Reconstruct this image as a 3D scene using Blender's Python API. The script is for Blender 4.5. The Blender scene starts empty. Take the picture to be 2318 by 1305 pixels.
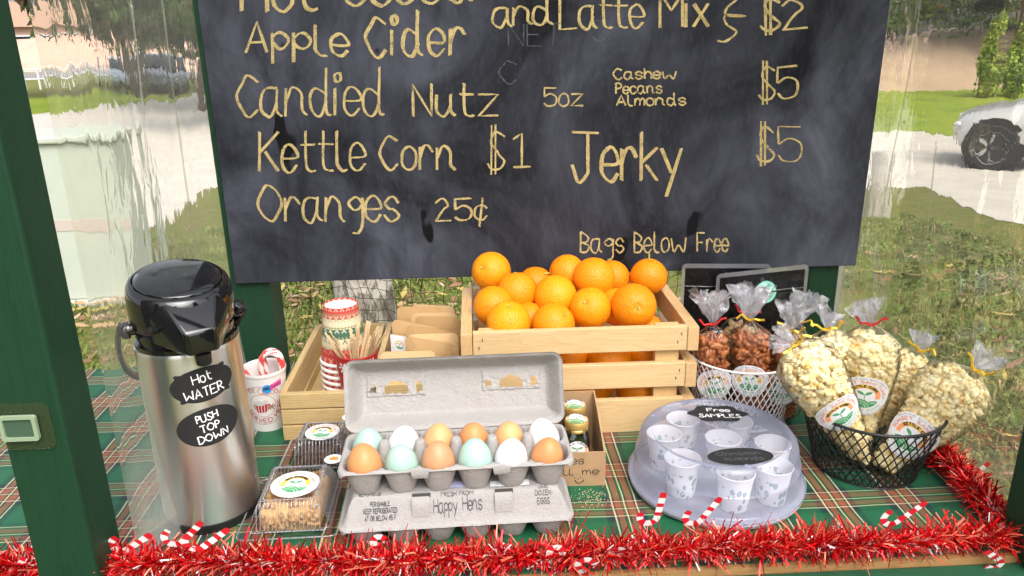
import bpy, bmesh, math, random
import numpy as np
from mathutils import Matrix, Vector, Euler, noise
random.seed(7); RN=random.uniform; PI=math.pi
sc=bpy.context.scene; COL=sc.collection
# ---------------------------------------------------------------- camera
H=1.50; TZ=0.85; FP=1750.0
def cam_basis(yaw=2.5,pit=18.4,rol=0.93):
    y,p,r=[math.radians(a) for a in (yaw,pit,rol)]
    f=Vector((math.sin(y)*math.cos(p),math.cos(y)*math.cos(p),-math.sin(p)))
    r0=Vector((math.cos(y),-math.sin(y),0)); u0=r0.cross(f)
    return math.cos(r)*r0-math.sin(r)*u0, math.sin(r)*r0+math.cos(r)*u0, f
CR,CU,CF=cam_basis(); CAM=Vector((0,0,H))
cd=bpy.data.cameras.new('camera'); cam=bpy.data.objects.new('camera',cd); COL.objects.link(cam)
m=Matrix((CR,CU,-CF)).transposed().to_4x4(); m.translation=CAM; cam.matrix_world=m
cd.sensor_width=36; cd.lens=36*FP/2318; cd.clip_end=500; cd.clip_start=.02
sc.camera=cam
# ---------------------------------------------------------------- sky, sun, exposure
SUN_EL,SUN_AZ=52,200      # soft overcast light from behind the camera, a little to the right
w=bpy.data.worlds.new('World'); sc.world=w; w.use_nodes=True
nt=w.node_tree; bg=nt.nodes['Background']
sky=nt.nodes.new('ShaderNodeTexSky'); sky.sky_type='NISHITA'; sky.sun_disc=False
sky.sun_elevation=math.radians(SUN_EL); sky.sun_rotation=math.radians(SUN_AZ-20)
sky.dust_density=4; sky.air_density=1.0; sky.ozone_density=1
hsv=nt.nodes.new('ShaderNodeHueSaturation'); hsv.inputs['Saturation'].default_value=.35
nt.links.new(sky.outputs[0],hsv.inputs['Color']); nt.links.new(hsv.outputs[0],bg.inputs[0])
bg.inputs[1].default_value=.15
sd=bpy.data.lights.new('sun','SUN'); sun=bpy.data.objects.new('sun',sd); COL.objects.link(sun)
sd.energy=.85; sd.angle=math.radians(45); sd.color=(1,.96,.9)
az=math.radians(-160); el=math.radians(SUN_EL)
d=Vector((math.sin(math.radians(158))*math.cos(el),math.cos(math.radians(158))*math.cos(el),math.sin(el)))
sun.rotation_euler=d.to_track_quat('Z','Y').to_euler()
sky.sun_rotation=math.radians(158)
vs=sc.view_settings; vs.view_transform='Standard'; vs.look='None'; vs.exposure=1.18; vs.gamma=1
sc.render.engine='CYCLES'
cy=sc.cycles; cy.max_bounces=12; cy.transparent_max_bounces=24; cy.transmission_bounces=10; cy.glossy_bounces=5; cy.diffuse_bounces=4
# ---------------------------------------------------------------- pixel -> place
def ray(px,py): return CF*FP+CR*(px-1159)-CU*(py-652.5)
def PZ(px,py,z=TZ):
    d=ray(px,py); return CAM+d*((z-H)/d.z)
def PY(px,py,Y):
    d=ray(px,py); return CAM+d*(Y/d.y)
def gz(Y): return 0 if Y<2.5 else (-.055*(Y-2.5) if Y<14 else -.6325)
def G(px,py):
    d=ray(px,py); Y=3
    for _ in range(60):
        Y=.5*Y+.5*(gz(Y)-H)/d.z*d.y
    return CAM+d*(Y/d.y)
# ---------------------------------------------------------------- mesh builder
WM={}
def link(o,parent=None):
    COL.objects.link(o)
    if parent: o.parent=parent
    return o
class MB:
    def __init__(s): s.v=[]; s.f=[]; s.m=[]; s.rc=0
    def add(s,vs,fs,mi=0):
        b=len(s.v); s.v+= [tuple(q) for q in vs]; s.f+=[tuple(b+i for i in q) for q in fs]
        s.m+= (mi if isinstance(mi,list) else [mi]*len(fs)); return s
    def box(s,c,d,mi=0,rot=None):
        x,y,z=[q/2 for q in d]; c=Vector(c)
        vs=[Vector((a*x,b*y,e*z)) for a in(-1,1) for b in(-1,1) for e in(-1,1)]
        if rot is not None:
            R=rot if isinstance(rot,Matrix) else Matrix.Rotation(rot,3,'Z'); vs=[R@q for q in vs]
        return s.add([c+q for q in vs],[(0,1,3,2),(4,6,7,5),(0,4,5,1),(2,3,7,6),(0,2,6,4),(1,5,7,3)],mi)
    def lathe(s,prof,c=(0,0,0),n=40,mi=0,sx=1,sy=1,cap=True,R=None):
        c=Vector(c); vs=[]; fs=[]
        for r,z in prof:
            for k in range(n):
                a=2*PI*k/n; p=Vector((r*math.cos(a)*sx,r*math.sin(a)*sy,z)); vs.append(c+(R@p if R else p))
        for i in range(len(prof)-1):
            for k in range(n):
                fs.append((i*n+k,i*n+(k+1)%n,(i+1)*n+(k+1)%n,(i+1)*n+k))
        if cap:
            if prof[0][0]>1e-5: fs.append(tuple(range(n-1,-1,-1)))
            if prof[-1][0]>1e-5: fs.append(tuple((len(prof)-1)*n+k for k in range(n)))
        if isinstance(mi,(list,tuple)):
            ml=[]
            for i in range(len(prof)-1): ml+=[mi[i]]*n
            ml+=[mi[-1]]*(len(fs)-len(ml)); return s.add(vs,fs,ml)
        return s.add(vs,fs,mi)
    def tube(s,path,r,n=8,mi=0,closed=False,cap=True):
        P=[Vector(p) for p in path]; N=len(P); vs=[]; fs=[]
        up=Vector((0,0,1)); prev=None
        for i in range(N):
            if closed: t=P[(i+1)%N]-P[i-1]
            else: t=P[min(i+1,N-1)]-P[max(i-1,0)]
            t.normalize()
            if prev is None:
                a=t.cross(up) if abs(t.z)<.95 else t.cross(Vector((1,0,0)))
            else: a=prev-t*prev.dot(t)
            a.normalize(); prev=a; b=t.cross(a)
            rr=r[i] if isinstance(r,(list,tuple)) else r
            for k in range(n):
                q=2*PI*k/n; vs.append(P[i]+(a*math.cos(q)+b*math.sin(q))*rr)
        for i in range(N if closed else N-1):
            j=(i+1)%N
            for k in range(n): fs.append((i*n+k,i*n+(k+1)%n,j*n+(k+1)%n,j*n+k))
        if cap and not closed: fs+= [tuple(range(n-1,-1,-1)),tuple((N-1)*n+k for k in range(n))]
        if callable(mi):
            ml=[mi(i,k) for i in range(N if closed else N-1) for k in range(n)]; ml+=[ml[-1]]*(len(fs)-len(ml)); mi=ml
        return s.add(vs,fs,mi)
    def grid(s,nu,nv,f,mask=None,mi=0):
        vs=[f(i/nu,j/nv) for j in range(nv+1) for i in range(nu+1)]; fs=[]; ml=[]
        for j in range(nv):
            for i in range(nu):
                if mask and not mask((i+.5)/nu,(j+.5)/nv): continue
                a=j*(nu+1)+i; fs.append((a,a+1,a+nu+2,a+nu+1))
                ml.append(mi((i+.5)/nu,(j+.5)/nv) if callable(mi) else mi)
        return s.add(vs,fs,ml)
    def prism(s,pts,f,h,mi=0,mj=None):
        """outline pts (2D) mapped by f(u,v,w) for w in 0,h: a plate with thickness"""
        n=len(pts); vs=[f(u,v,0) for u,v in pts]+[f(u,v,h) for u,v in pts]
        fs=[tuple(range(n-1,-1,-1)),tuple(range(n,2*n))]+[(i,(i+1)%n,n+(i+1)%n,n+i) for i in range(n)]
        return s.add(vs,fs,[mi if mj is None else mj, mi]+[mi if mj is None else mj]*n)
    def rib(s,pts,wd,f,mi=0):
        n=len(pts)
        if n<2: return s
        vs=[]
        for i in range(n):
            a=pts[max(i-1,0)]; b=pts[min(i+1,n-1)]; tx,ty=b[0]-a[0],b[1]-a[1]; L=math.hypot(tx,ty) or 1
            ww=(wd(i) if callable(wd) else wd)/2
            nx,ny=-ty/L*ww,tx/L*ww; x,y=pts[i]
            vs+= [f(x+nx,y+ny),f(x-nx,y-ny)]
        k=2*((n-1)//2); k=min(k,len(vs)-4); vs=[Vector(q) for q in vs]; nn=(vs[k+1]-vs[k]).cross(vs[k+2]-vs[k])
        if nn.length>0:
            nn.normalize(); nn*= (1 if nn.dot(Vector((0,-.8,.6)))>0 else -1)*(s.rc%24)*1.6e-5; vs=[q+nn for q in vs]
        s.rc+=1
        return s.add(vs,[(2*i,2*i+1,2*i+3,2*i+2) for i in range(n-1)],mi)
    def build(s,name,mats,parent=None,local=False,smooth=False,bevel=0,me=None,seg=2,sub=0):
        mesh=bpy.data.meshes.new(name); W=WM.get(parent.name) if parent else None
        vs=s.v
        if W is not None and not local:
            a=np.array(vs); I=np.array(W.inverted()); vs=(a@I[:3,:3].T+I[:3,3])
            vs=vs.tolist()
        mesh.from_pydata(vs,[],s.f); 
        for mm in (mats if isinstance(mats,(list,tuple)) else [mats]): mesh.materials.append(mm)
        mesh.polygons.foreach_set('material_index',s.m)
        if smooth: mesh.polygons.foreach_set('use_smooth',[True]*len(s.f))
        mesh.update()
        o=bpy.data.objects.new(name,mesh); link(o,parent)
        if smooth and smooth!=1:
            try: mesh.set_sharp_from_angle(angle=math.radians(smooth))
            except Exception: pass
        if sub:
            q=o.modifiers.new('s','SUBSURF'); q.levels=q.render_levels=sub
        if bevel:
            q=o.modifiers.new('b','BEVEL'); q.width=bevel; q.segments=seg; q.limit_method='ANGLE'; q.angle_limit=.6
        if parent: WM[o.name]=W if W is not None else Matrix()
        return o
def tag(o,label,cat,group=None,kind=None):
    if label: o['label']=label
    if cat: o['category']=cat
    if group: o['group']=group
    if kind: o['kind']=kind
    return o
def thing(name,label,cat,loc=(0,0,0),rot=None,group=None):
    o=bpy.data.objects.new(name,None); o.empty_display_size=.02; COL.objects.link(o)
    M=Matrix.Translation(Vector(loc)) if rot is None else Matrix.Translation(Vector(loc))@(rot.to_4x4() if isinstance(rot,Matrix) else Matrix.Rotation(rot,4,'Z'))
    o.matrix_basis=M; WM[o.name]=M
    return tag(o,label,cat,group)
def dup(o,mat,label=None,group=None):
    def cp(a,par):
        c=a.copy(); COL.objects.link(c)
        if par: c.parent=par
        for ch in a.children: cp(ch,c)
        return c
    c=cp(o,None); c.matrix_basis=mat; WM[c.name]=mat
    if label: c['label']=label
    if group: c['group']=group
    return c
def structure(o): o['kind']='structure'; return o
# ---------------------------------------------------------------- materials
def nodes(name):
    m=bpy.data.materials.new(name); m.use_nodes=True; t=m.node_tree
    return m,t,t.nodes['Principled BSDF'],lambda k,**kw:_nn(t,k,**kw)
def _nn(t,k,**kw):
    n=t.nodes.new('ShaderNode'+k)
    for a,b in kw.items():
        if a.startswith('i_'): n.inputs[a[2:].replace('_',' ')].default_value=b
        else: setattr(n,a,b)
    return n
def c4(c): return (c[0],c[1],c[2],1)
def mixc(t,fac,a,b,mode='MIX'):
    n=t.nodes.new('ShaderNodeMix'); n.data_type='RGBA'; n.blend_type=mode
    for i,q in ((0,fac),(6,a),(7,b)):
        if hasattr(q,'is_output'): t.links.new(q,n.inputs[i])
        else: n.inputs[i].default_value=c4(q) if i else q
    return n.outputs[2]
def math_(t,op,a,b=None,c=None):
    n=t.nodes.new('ShaderNodeMath'); n.operation=op
    for i,q in enumerate((a,b,c)):
        if q is None: continue
        if hasattr(q,'is_output'): t.links.new(q,n.inputs[i])
        else: n.inputs[i].default_value=q
    return n.outputs[0]
def ramp(t,fac,stops):
    n=t.nodes.new('ShaderNodeValToRGB'); t.links.new(fac,n.inputs[0]); e=n.color_ramp.elements
    while len(e)<len(stops): e.new(.5)
    for q,(p,c) in zip(e,stops): q.position=p; q.color=c4(c) if not isinstance(c,(int,float)) else (c,c,c,1)
    return n.outputs[0]
def noise_(t,scale,detail=4,rough=.55,vec=None,dist=0,typ=None):
    n=t.nodes.new('ShaderNodeTexNoise'); n.inputs['Scale'].default_value=scale; n.inputs['Detail'].default_value=detail
    n.inputs['Roughness'].default_value=rough; n.inputs['Distortion'].default_value=dist
    if vec is None: vec=objc(t)
    t.links.new(vec,n.inputs['Vector']); return n.outputs['Fac']
def objc(t,scale=None,rnd=True):
    tc=t.nodes.new('ShaderNodeTexCoord'); mp=t.nodes.new('ShaderNodeMapping'); t.links.new(tc.outputs['Object'],mp.inputs['Vector'])
    if scale: mp.inputs['Scale'].default_value=scale
    if rnd:
        oi=t.nodes.new('ShaderNodeObjectInfo'); q=math_(t,'MULTIPLY',oi.outputs['Random'],37.0); t.links.new(q,mp.inputs['Location'])
    return mp.outputs[0]
def bump(t,bs,h,strength=.3,dist=.002):
    n=t.nodes.new('ShaderNodeBump'); n.inputs['Strength'].default_value=strength; n.inputs['Distance'].default_value=dist
    t.links.new(h,n.inputs['Height']); t.links.new(n.outputs[0],bs.inputs['Normal']); return n
def mat(name,c,rough=.5,metal=0,var=0,vs_=30,bp=0,bs_=200,bd=.001,spec=.5,coat=0,sss=0,trans=0):
    m,t,b,N=nodes(name); b.inputs['Base Color'].default_value=c4(c); b.inputs['Roughness'].default_value=rough
    b.inputs['Metallic'].default_value=metal; b.inputs['Specular IOR Level'].default_value=spec; b.inputs['Coat Weight'].default_value=coat
    if sss:
        b.inputs['Subsurface Weight'].default_value=sss; b.inputs['Subsurface Radius'].default_value=(.01,.006,.003); b.inputs['Subsurface Scale'].default_value=.5
    if trans: b.inputs['Transmission Weight'].default_value=trans
    if var:
        f=noise_(t,vs_); lo=[q*(1-var) for q in c]; hi=[min(1,q*(1+var)) for q in c]
        t.links.new(ramp(t,f,[(.3,lo),(.7,hi)]),b.inputs['Base Color'])
    if bp: bump(t,b,noise_(t,bs_),bp,bd)
    return m
def wood(name,c1,c2,axis=0,ring=60,rough=.55,dark=.0,groove=0):
    m,t,b,N=nodes(name); s=[ring,ring,ring]; s[axis]=ring*.06
    v=objc(t,s); n1=noise_(t,1.0,3,.6,v,1.5); s2=[600,600,600]; s2[axis]=12
    n2=noise_(t,1,2,.6,objc(t,s2))
    wv=math_(t,'FRACT',math_(t,'MULTIPLY',n1,7.0)); wv=math_(t,'POWER',wv,2.2)
    col=mixc(t,wv,c1,c2); col=mixc(t,math_(t,'MULTIPLY',n2,.35),col,[q*.75 for q in c2])
    if groove:
        tc=t.nodes.new('ShaderNodeTexCoord'); sp=t.nodes.new('ShaderNodeSeparateXYZ'); t.links.new(tc.outputs['Object'],sp.inputs[0])
        zz=math_(t,'ADD',sp.outputs[2],math_(t,'MULTIPLY',noise_(t,14,2),.004)); gr=math_(t,'SINE',math_(t,'MULTIPLY',zz,groove)); gr=math_(t,'POWER',math_(t,'ADD',math_(t,'MULTIPLY',gr,.5),.5),2.5)
        col=mixc(t,math_(t,'MULTIPLY',gr,.35),col,[q*.62 for q in c2])
    n3=noise_(t,9,3); col=mixc(t,math_(t,'MULTIPLY',n3,.35),col,[c1[0]*.85,c1[1]*.78,c1[2]*.65])
    kn=noise_(t,1,1,.4,objc(t,[2.2 if i==axis else 9 for i in range(3)])); col=mixc(t,math_(t,'MULTIPLY',ramp(t,kn,[(.70,0.),(.76,1.)]),.6),col,[q*.45 for q in c2])
    dr=noise_(t,170,3,.7); col=mixc(t,math_(t,'MULTIPLY',ramp(t,dr,[(.66,0.),(.74,1.)]),.3),col,[q*.5 for q in c2])
    t.links.new(col,b.inputs['Base Color']); b.inputs['Roughness'].default_value=rough; b.inputs['Specular IOR Level'].default_value=.3
    bump(t,b,n2,.45,.001); return m
def clear(name,tint=(1,1,1),gloss=.10,rough=.06,haze=0,hazec=(.9,.9,1),bp=0,bs_=80,bd=.002,edge=.5,dist=0,stretch=None,veil=0):
    """thin clear plastic: lets the scene through, reflects the sky, more at grazing angles"""
    m,t,b,N=nodes(name); out=t.nodes['Material Output']; t.nodes.remove(b)
    tr=N('BsdfTransparent'); tr.inputs[0].default_value=c4(tint); gl=N('BsdfGlossy'); gl.inputs['Roughness'].default_value=rough
    lw=N('LayerWeight',i_Blend=edge); f=math_(t,'ADD',math_(t,'MULTIPLY',lw.outputs['Fresnel'],1.0),gloss); f.node.use_clamp=True
    if bp:
        bn=N('Bump'); bn.inputs['Strength'].default_value=bp; bn.inputs['Distance'].default_value=bd
        t.links.new(noise_(t,bs_,5,.6,objc(t,stretch) if stretch else None,dist),bn.inputs['Height'])
        t.links.new(bn.outputs[0],gl.inputs['Normal']); t.links.new(bn.outputs[0],lw.inputs['Normal'])
    a=N('MixShader'); t.links.new(f,a.inputs[0]); t.links.new(tr.outputs[0],a.inputs[1]); t.links.new(gl.outputs[0],a.inputs[2]); o=a.outputs[0]
    if haze:
        df=N('BsdfDiffuse'); df.inputs[0].default_value=c4(hazec); tl=N('BsdfTranslucent'); tl.inputs[0].default_value=c4(hazec)
        h=N('MixShader'); h.inputs[0].default_value=.5; t.links.new(df.outputs[0],h.inputs[1]); t.links.new(tl.outputs[0],h.inputs[2])
        q=N('MixShader'); q.inputs[0].default_value=haze; t.links.new(o,q.inputs[1]); t.links.new(h.outputs[0],q.inputs[2]); o=q.outputs[0]
    t.links.new(o,out.inputs[0]); return m
def chalk(name,c,cover=.6,scale=900):
    m,t,b,N=nodes(name); out=t.nodes['Material Output']
    b.inputs['Roughness'].default_value=1; b.inputs['Specular IOR Level'].default_value=0
    f=noise_(t,scale,2,.7); g=noise_(t,60,3,.6)
    t.links.new(ramp(t,g,[(.3,[q*.8 for q in c]),(.7,c)]),b.inputs['Base Color'])
    a=ramp(t,math_(t,'ADD',f,math_(t,'MULTIPLY',math_(t,'SUBTRACT',g,.5),.3)),[(cover-.28,0.0),(cover-.12,1.0)])
    t.links.new(math_(t,'SUBTRACT',1.0,a) if False else a,b.inputs['Alpha']); return m
# ---------------------------------------------------------------- handwriting
GL={}
for ln in """A 02 28 42|14 34
B 08 02|~08 27 36 25 05|~05 34 33 22 02
C ~47 28 17 05 13 22 32 43
D 08 02|~08 28 46 44 22 02
E 48 08 02 42|05 35
F 48 08 02|05 35
G ~47 28 17 05 13 22 32 43|43 45 25
H 08 02|48 42|05 45
I 18 12
J 08 58|~38 36 34 33 22 12 04
K 08 02|48 05|15 42
L 08 02 42
M 02 08 35 68 62
N 02 08 42 48
O ~28 17 05 13 32 43 55 47 28
P 08 02|~08 28 37 36 25 05
R 08 02|~08 28 37 36 25 05|15 42
S ~47 28 17 16 25 34 43 32 12 03
T 08 48|28 22
U ~08 04 12 32 44 48
V 08 22 48
W 08 12 35 52 68
X 08 42|48 02
Y 08 25 48|25 22
Z 08 48 02 42
a ~36 16 05 03 12 22 34|~36 33 42
b 08 02|~04 16 26 35 33 22 12 03
c ~35 26 16 05 03 12 22 33
d ~35 16 05 03 12 22 34|~39 33 42
e ~04 34 35 26 16 05 03 12 22 33
f ~38 28 17 12|06 26
g ~35 26 16 05 14 24 35|~36 33 31 20 10
h 08 02|~04 16 26 35 32
i 06 02|~08 18 17 07 08
k 08 02|36 04|14 32
l ~08 04 03 12 22
m 06 02|~04 16 25 22|~24 36 45 42
n 06 02|~04 16 26 35 33 42
o ~26 16 05 03 12 22 33 35 26
p 06 00|~05 16 26 35 34 23 13 04
r 06 02|~04 16 26 35
s ~35 26 16 05 14 24 33 22 12 03
t ~18 13 22 32|06 36
u ~06 03 12 22 34|~36 33 42
v 06 22 46
w ~06 12 34 52 66
x 06 42|46 02
y 06 23|46 10
z 06 46 02 42
0 ~28 17 05 13 32 43 55 47 28
1 07 28 22|02 42
2 ~07 18 28 37 36 25 02|02 42
4 38 04 44|38 32
5 48 08 05|~05 26 45 43 32 12 03
$ ~47 28 17 16 25 34 43 32 12 03|19 11|29 21
c| x
* ~35 26 16 05 03 12 22 33|28 10
} ~08 18 27 16 15 35 15 14 23 12 02 
. 02 12
' 18 17
& 02 28""".split('\n'):
    k,_,q=ln.partition(' ')
    if len(k)==1: GL[k]=[(p[0]=='~',[(int(a[0])/6,(int(a[1])-2)/6) for a in p.lstrip('~').split()]) for p in q.split('|')]
def smooth(p,n=5):
    if len(p)<3: return p
    o=[]; cl=p[0]==p[-1]
    for i in range(len(p)-1):
        a=p[i-1] if i>0 else (p[-2] if cl else p[0]); b=p[i]; c=p[i+1]; d=p[i+2] if i+2<len(p) else (p[1] if cl else p[-1])
        for k in range(n):
            t=k/n; o.append(tuple(.5*((2*b[j])+(-a[j]+c[j])*t+(2*a[j]-5*b[j]+4*c[j]-d[j])*t*t+(-a[j]+3*b[j]-3*c[j]+d[j])*t**3) for j in(0,1)))
    o.append(p[-1]); return o
def strokes(txt,jit=0,space=.6,sp=.17):
    """polylines of a text, cap height 1, baseline 0; returns (lines,width)"""
    L=[]; x=0
    for ch in txt:
        if ch==' ': x+=space; continue
        g=GL.get(ch) or GL.get(ch.upper()); 
        if not g: x+=.3; continue
        mx=max(p[0] for _,q in g for p in q); jy=RN(-jit,jit)*.5
        for sm,q in g:
            q=[(p[0]+x+RN(-jit,jit),p[1]+jy+RN(-jit,jit)) for p in q]
            if sm and g is not None and len(q)>2 and abs(q[0][0]-q[-1][0])+abs(q[0][1]-q[-1][1])<3*jit+1e-6: q[-1]=q[0]
            if sm: q=smooth(q)
            else:
                r=[]
                for a,b in zip(q[:-1],q[1:]): r+=[a,((a[0]+b[0])/2,(a[1]+b[1])/2)]
                q=r+[q[-1]]
            L.append(q)
        x+=mx+sp
    return L,max(x-sp,.1)
def write(M,txt,x0,x1,y0,h,wd,f,mi=0,jit=.02,dy=0,space=.6,dbl=0,sp=.17):
    """text between x0 and x1 on baseline y0 (+dy at the end), cap height h (may be negative: y down)"""
    L,W=strokes(txt,jit,space,sp); s=(x1-x0)/W
    for q in L:
        for rep in range(1+dbl):
            o=(0,0) if not dbl else ((rep-.5)*wd*RN(.25,.5),(rep-.5)*wd*RN(-.4,.4))
            pts=[(x0+p[0]*s+o[0],y0+p[1]*h+dy*p[0]/W+o[1]) for p in q]
            ws=[wd*RN(.65,1.2)*(.56 if dbl else 1) for _ in pts]
            M.rib(pts,lambda i:ws[i],f,mi)
def arc_write(M,txt,r,h,a0,a1,wd,f,mi=0,inside=False):
    L,W=strokes(txt,0,.6,.25)
    for q in L:
        pts=[]
        for p in q:
            t=p[0]/W; a=a0+(a1-a0)*t; rr=r+(-p[1] if inside else p[1])*h
            pts.append((rr*math.cos(a),rr*math.sin(a)))
        M.rib(pts,wd,f,mi)
# ================================================================ materials
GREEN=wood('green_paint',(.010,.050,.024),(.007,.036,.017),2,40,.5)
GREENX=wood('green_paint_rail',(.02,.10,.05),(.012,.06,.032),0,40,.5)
PINE=wood('pine_slat',(.72,.52,.28),(.60,.40,.19),0,45)
PINEY=wood('pine_side',(.70,.47,.24),(.55,.34,.15),1,45)
PINEZ=wood('pine_post',(.72,.50,.24),(.62,.40,.18),2,45)
OLDX=wood('tray_slat',(.62,.46,.23),(.48,.33,.14),0,90,groove=1500)
OLDY=wood('tray_side',(.60,.44,.22),(.45,.30,.13),1,60)
PLY=wood('plywood_edge',(.42,.24,.10),(.30,.16,.06),0,30)
BLACKG=mat('black_gloss_plastic',(.006,.006,.007),.08,coat=.5)
BLACKM=mat('black_matt_plastic',(.01,.01,.01),.45)
BLABEL=mat('chalk_label_black',(.012,.012,.013),.75)
WINK=mat('white_ink',(.85,.85,.85),.6)
BINK=mat('black_ink',(.02,.02,.02),.7)
GREYINK=mat('faded_ink',(.07,.07,.075),.8)
WPAPER=mat('white_paper',(.80,.80,.82),.6)
WHITEP=mat('white_plastic',(.8,.8,.8),.35)
RED=mat('red_paint',(.60,.02,.025),.35)
REDINK=mat('red_ink',(.45,.03,.03),.6)
PINK=mat('pink_sticker',(.85,.10,.36),.6)
BLUE=mat('blue_sticker',(.03,.30,.72),.6)
GOLD=mat('gold_lid',(.82,.58,.20),.3,.65)
GTIE=mat('gold_tie',(.85,.55,.05),.3,.6)
RTIE=mat('red_tie',(.65,.03,.03),.35,.3)
LGREEN=mat('label_green',(.06,.33,.14),.6); LPALE=mat('label_pale_green',(.45,.62,.45),.6)
LORANGE=mat('label_orange',(.90,.36,.14),.6); LAMBER=mat('label_amber',(.86,.52,.08),.6)
LSALMON=mat('label_salmon',(.80,.36,.27),.6); LGREY=mat('label_grey_ink',(.30,.32,.36),.7)
STEELW=mat('white_wire',(.78,.78,.78),.4); BWIRE=mat('black_wire',(.01,.01,.01),.4)
# ================================================================ ground
def grassmat():
    m,t,b,N=nodes('lawn'); v=objc(t,None,False)
    f=noise_(t,1.1,5,.6,v); g=noise_(t,38,5,.7,v); k=noise_(t,5,5,.65,v)
    c=mixc(t,ramp(t,k,[(.40,0.),(.58,1.)]),(.165,.195,.036),(.25,.20,.085))
    c=mixc(t,ramp(t,f,[(.5,0.),(.7,1.)]),c,(.20,.24,.045))
    c=mixc(t,math_(t,'MULTIPLY',ramp(t,g,[(.4,0.),(.6,1.)]),.85),c,(.09,.11,.028))
    t.links.new(c,b.inputs['Base Color']); b.inputs['Roughness'].default_value=.9; b.inputs['Specular IOR Level'].default_value=.1
    bump(t,b,g,.8,.02); return m
LAWN=grassmat()
M=MB(); ys=[-80,-10,2.5,14,40,160]; 
for a,b in zip(ys[:-1],ys[1:]):
    xs=[-160,-30,30,160]
    for p,q in zip(xs[:-1],xs[1:]): M.add([(p,a,gz(a)),(q,a,gz(a)),(q,b,gz(b)),(p,b,gz(b))],[(0,1,2,3)])
structure(M.build('lawn',LAWN))
CONC=mat('concrete',(.52,.48,.43),.9,var=.10,vs_=2.5,bp=.3,bs_=60,bd=.004)
g=lambda px,py:(lambda p:(p.x,p.y,p.z+.006))(G(px,py))
near=[g(20,640),g(75,655),g(310,500),g(395,440),g(470,415)]; p=g(2040,425); near+=[(0,9.6,gz(9.6)+.006),p,g(2140,470),g(2220,500),g(2330,520),g(2600,560)]
far=[g(2600,345),g(2318,330),g(2180,320),g(1990,298),(0,15.9,gz(14)+.006),g(450,212),g(330,222),g(230,240),g(60,262),g(-300,262),(-30,13.9,gz(13.9)+.006)]
near=[(-30,2.6,.006)]+near
M=MB(); M.add(near+far,[tuple(range(len(near)+len(far)))])
o=M.build('driveway',CONC); bm=bmesh.new(); bm.from_mesh(o.data); bmesh.ops.triangulate(bm,faces=bm.faces); bm.to_mesh(o.data); structure(o)
xy=sorted([(p[0],p[1]) for p in far]); yf=lambda x:float(np.interp(x,[a[0] for a in xy],[a[1] for a in xy]))
def limemat():
    m,t,b,N=nodes('far_lawn'); f=noise_(t,.9,4,.6,objc(t,None,False)); g_=noise_(t,30,4,.7,objc(t,None,False))
    c=ramp(t,f,[(.35,(.17,.24,.025)),(.6,(.27,.33,.035)),(.75,(.33,.30,.10))]); c=mixc(t,math_(t,'MULTIPLY',g_,.4),c,(.10,.15,.02)); t.links.new(c,b.inputs['Base Color']); b.inputs['Roughness'].default_value=.9; b.inputs['Specular IOR Level'].default_value=.1; return m
M=MB(); M.grid(360,220,lambda u,v:(-45+u*90,9+v*44,gz(9+v*44)+.004),mask=lambda u,v:(lambda x,y:y>yf(x)+.25*noise.noise((x*1.5,y*.3,0)) and (x>-1 or y<31))(-45+u*90,9+v*44)); structure(M.build('far_lawn',limemat()))
# street behind the far lawn (left) and tan dirt bank (right)
ASPH=mat('asphalt',(.22,.21,.20),.9,var=.1,vs_=3)
M=MB(); a=[g(-200,190),g(445,172),(12,44,-.62),(12,52,-.62),g(445,158),g(-200,170)]
M.add(a,[tuple(range(6))]); structure(M.build('street',ASPH))
DIRT=mat('dirt',(.42,.30,.20),.95,var=.12,vs_=.8,bp=.4,bs_=3,bd=.05)
M=MB(); b0=G(2080,210); b1=G(2700,215)
def bank(u,v):
    x=-1+u*46; y=26+v*8; h=gz(y)-.05+ (1.75+.28*math.sin(x*.35))*min(1,v*1.25)**.8*(1+.12*noise.noise((x*.4,y*.4,0)))
    return (x,y,h)
M.grid(60,10,bank); structure(M.build('dirt_bank',DIRT,smooth=True))
M=MB()
def bank2(u,v):
    x=-60+u*50; y=55+v*8; return (x,y,-.7+2.0*min(1,v*1.5)*(1+.25*noise.noise((x*.15,y*.2,3))))
M.grid(50,10,bank2); structure(M.build('dirt_bank',mat('pink_dirt',(.50,.33,.25),.95,var=.15,vs_=.4),smooth=True))
# grass blades and fallen leaves close to the stand
def blades(n,regs,hmin,hmax,seed):
    r=np.random.RandomState(seed); V=[];F=[];ML=[]
    for i in range(n):
        x0,x1,y0,y1=regs[i%len(regs)]; x=r.uniform(x0,x1); y=r.uniform(y0,y1); z=gz(y)
        den=noise.noise((x*2.2,y*2.2,1.7))
        if den<r.uniform(-.55,.25): continue
        h=r.uniform(hmin,hmax)*(1+.5*den); a=r.uniform(0,2*PI); w=.004+y*.0006; lx=r.normal(0,.6)*h; ly=r.normal(0,.6)*h
        ca,sa=math.cos(a)*w,math.sin(a)*w; b=len(V)
        V+=[(x-ca,y-sa,z),(x+ca,y+sa,z),(x+ca*.7+lx*.4,y+sa*.7+ly*.4,z+h*.6),(x-ca*.7+lx*.4,y-sa*.7+ly*.4,z+h*.6),(x+lx,y+ly,z+h*.85)]
        F+=[(b,b+1,b+2,b+3),(b+3,b+2,b+4)]; k=int(r.choice([0,0,1,1,2])); ML+=[k,k]
    M=MB(); M.v=V;M.f=F;M.m=ML; return M
gm=[mat('blade_green',(.13,.21,.03),.6),mat('blade_olive',(.20,.22,.05),.6),mat('blade_straw',(.34,.27,.12),.7)]
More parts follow.
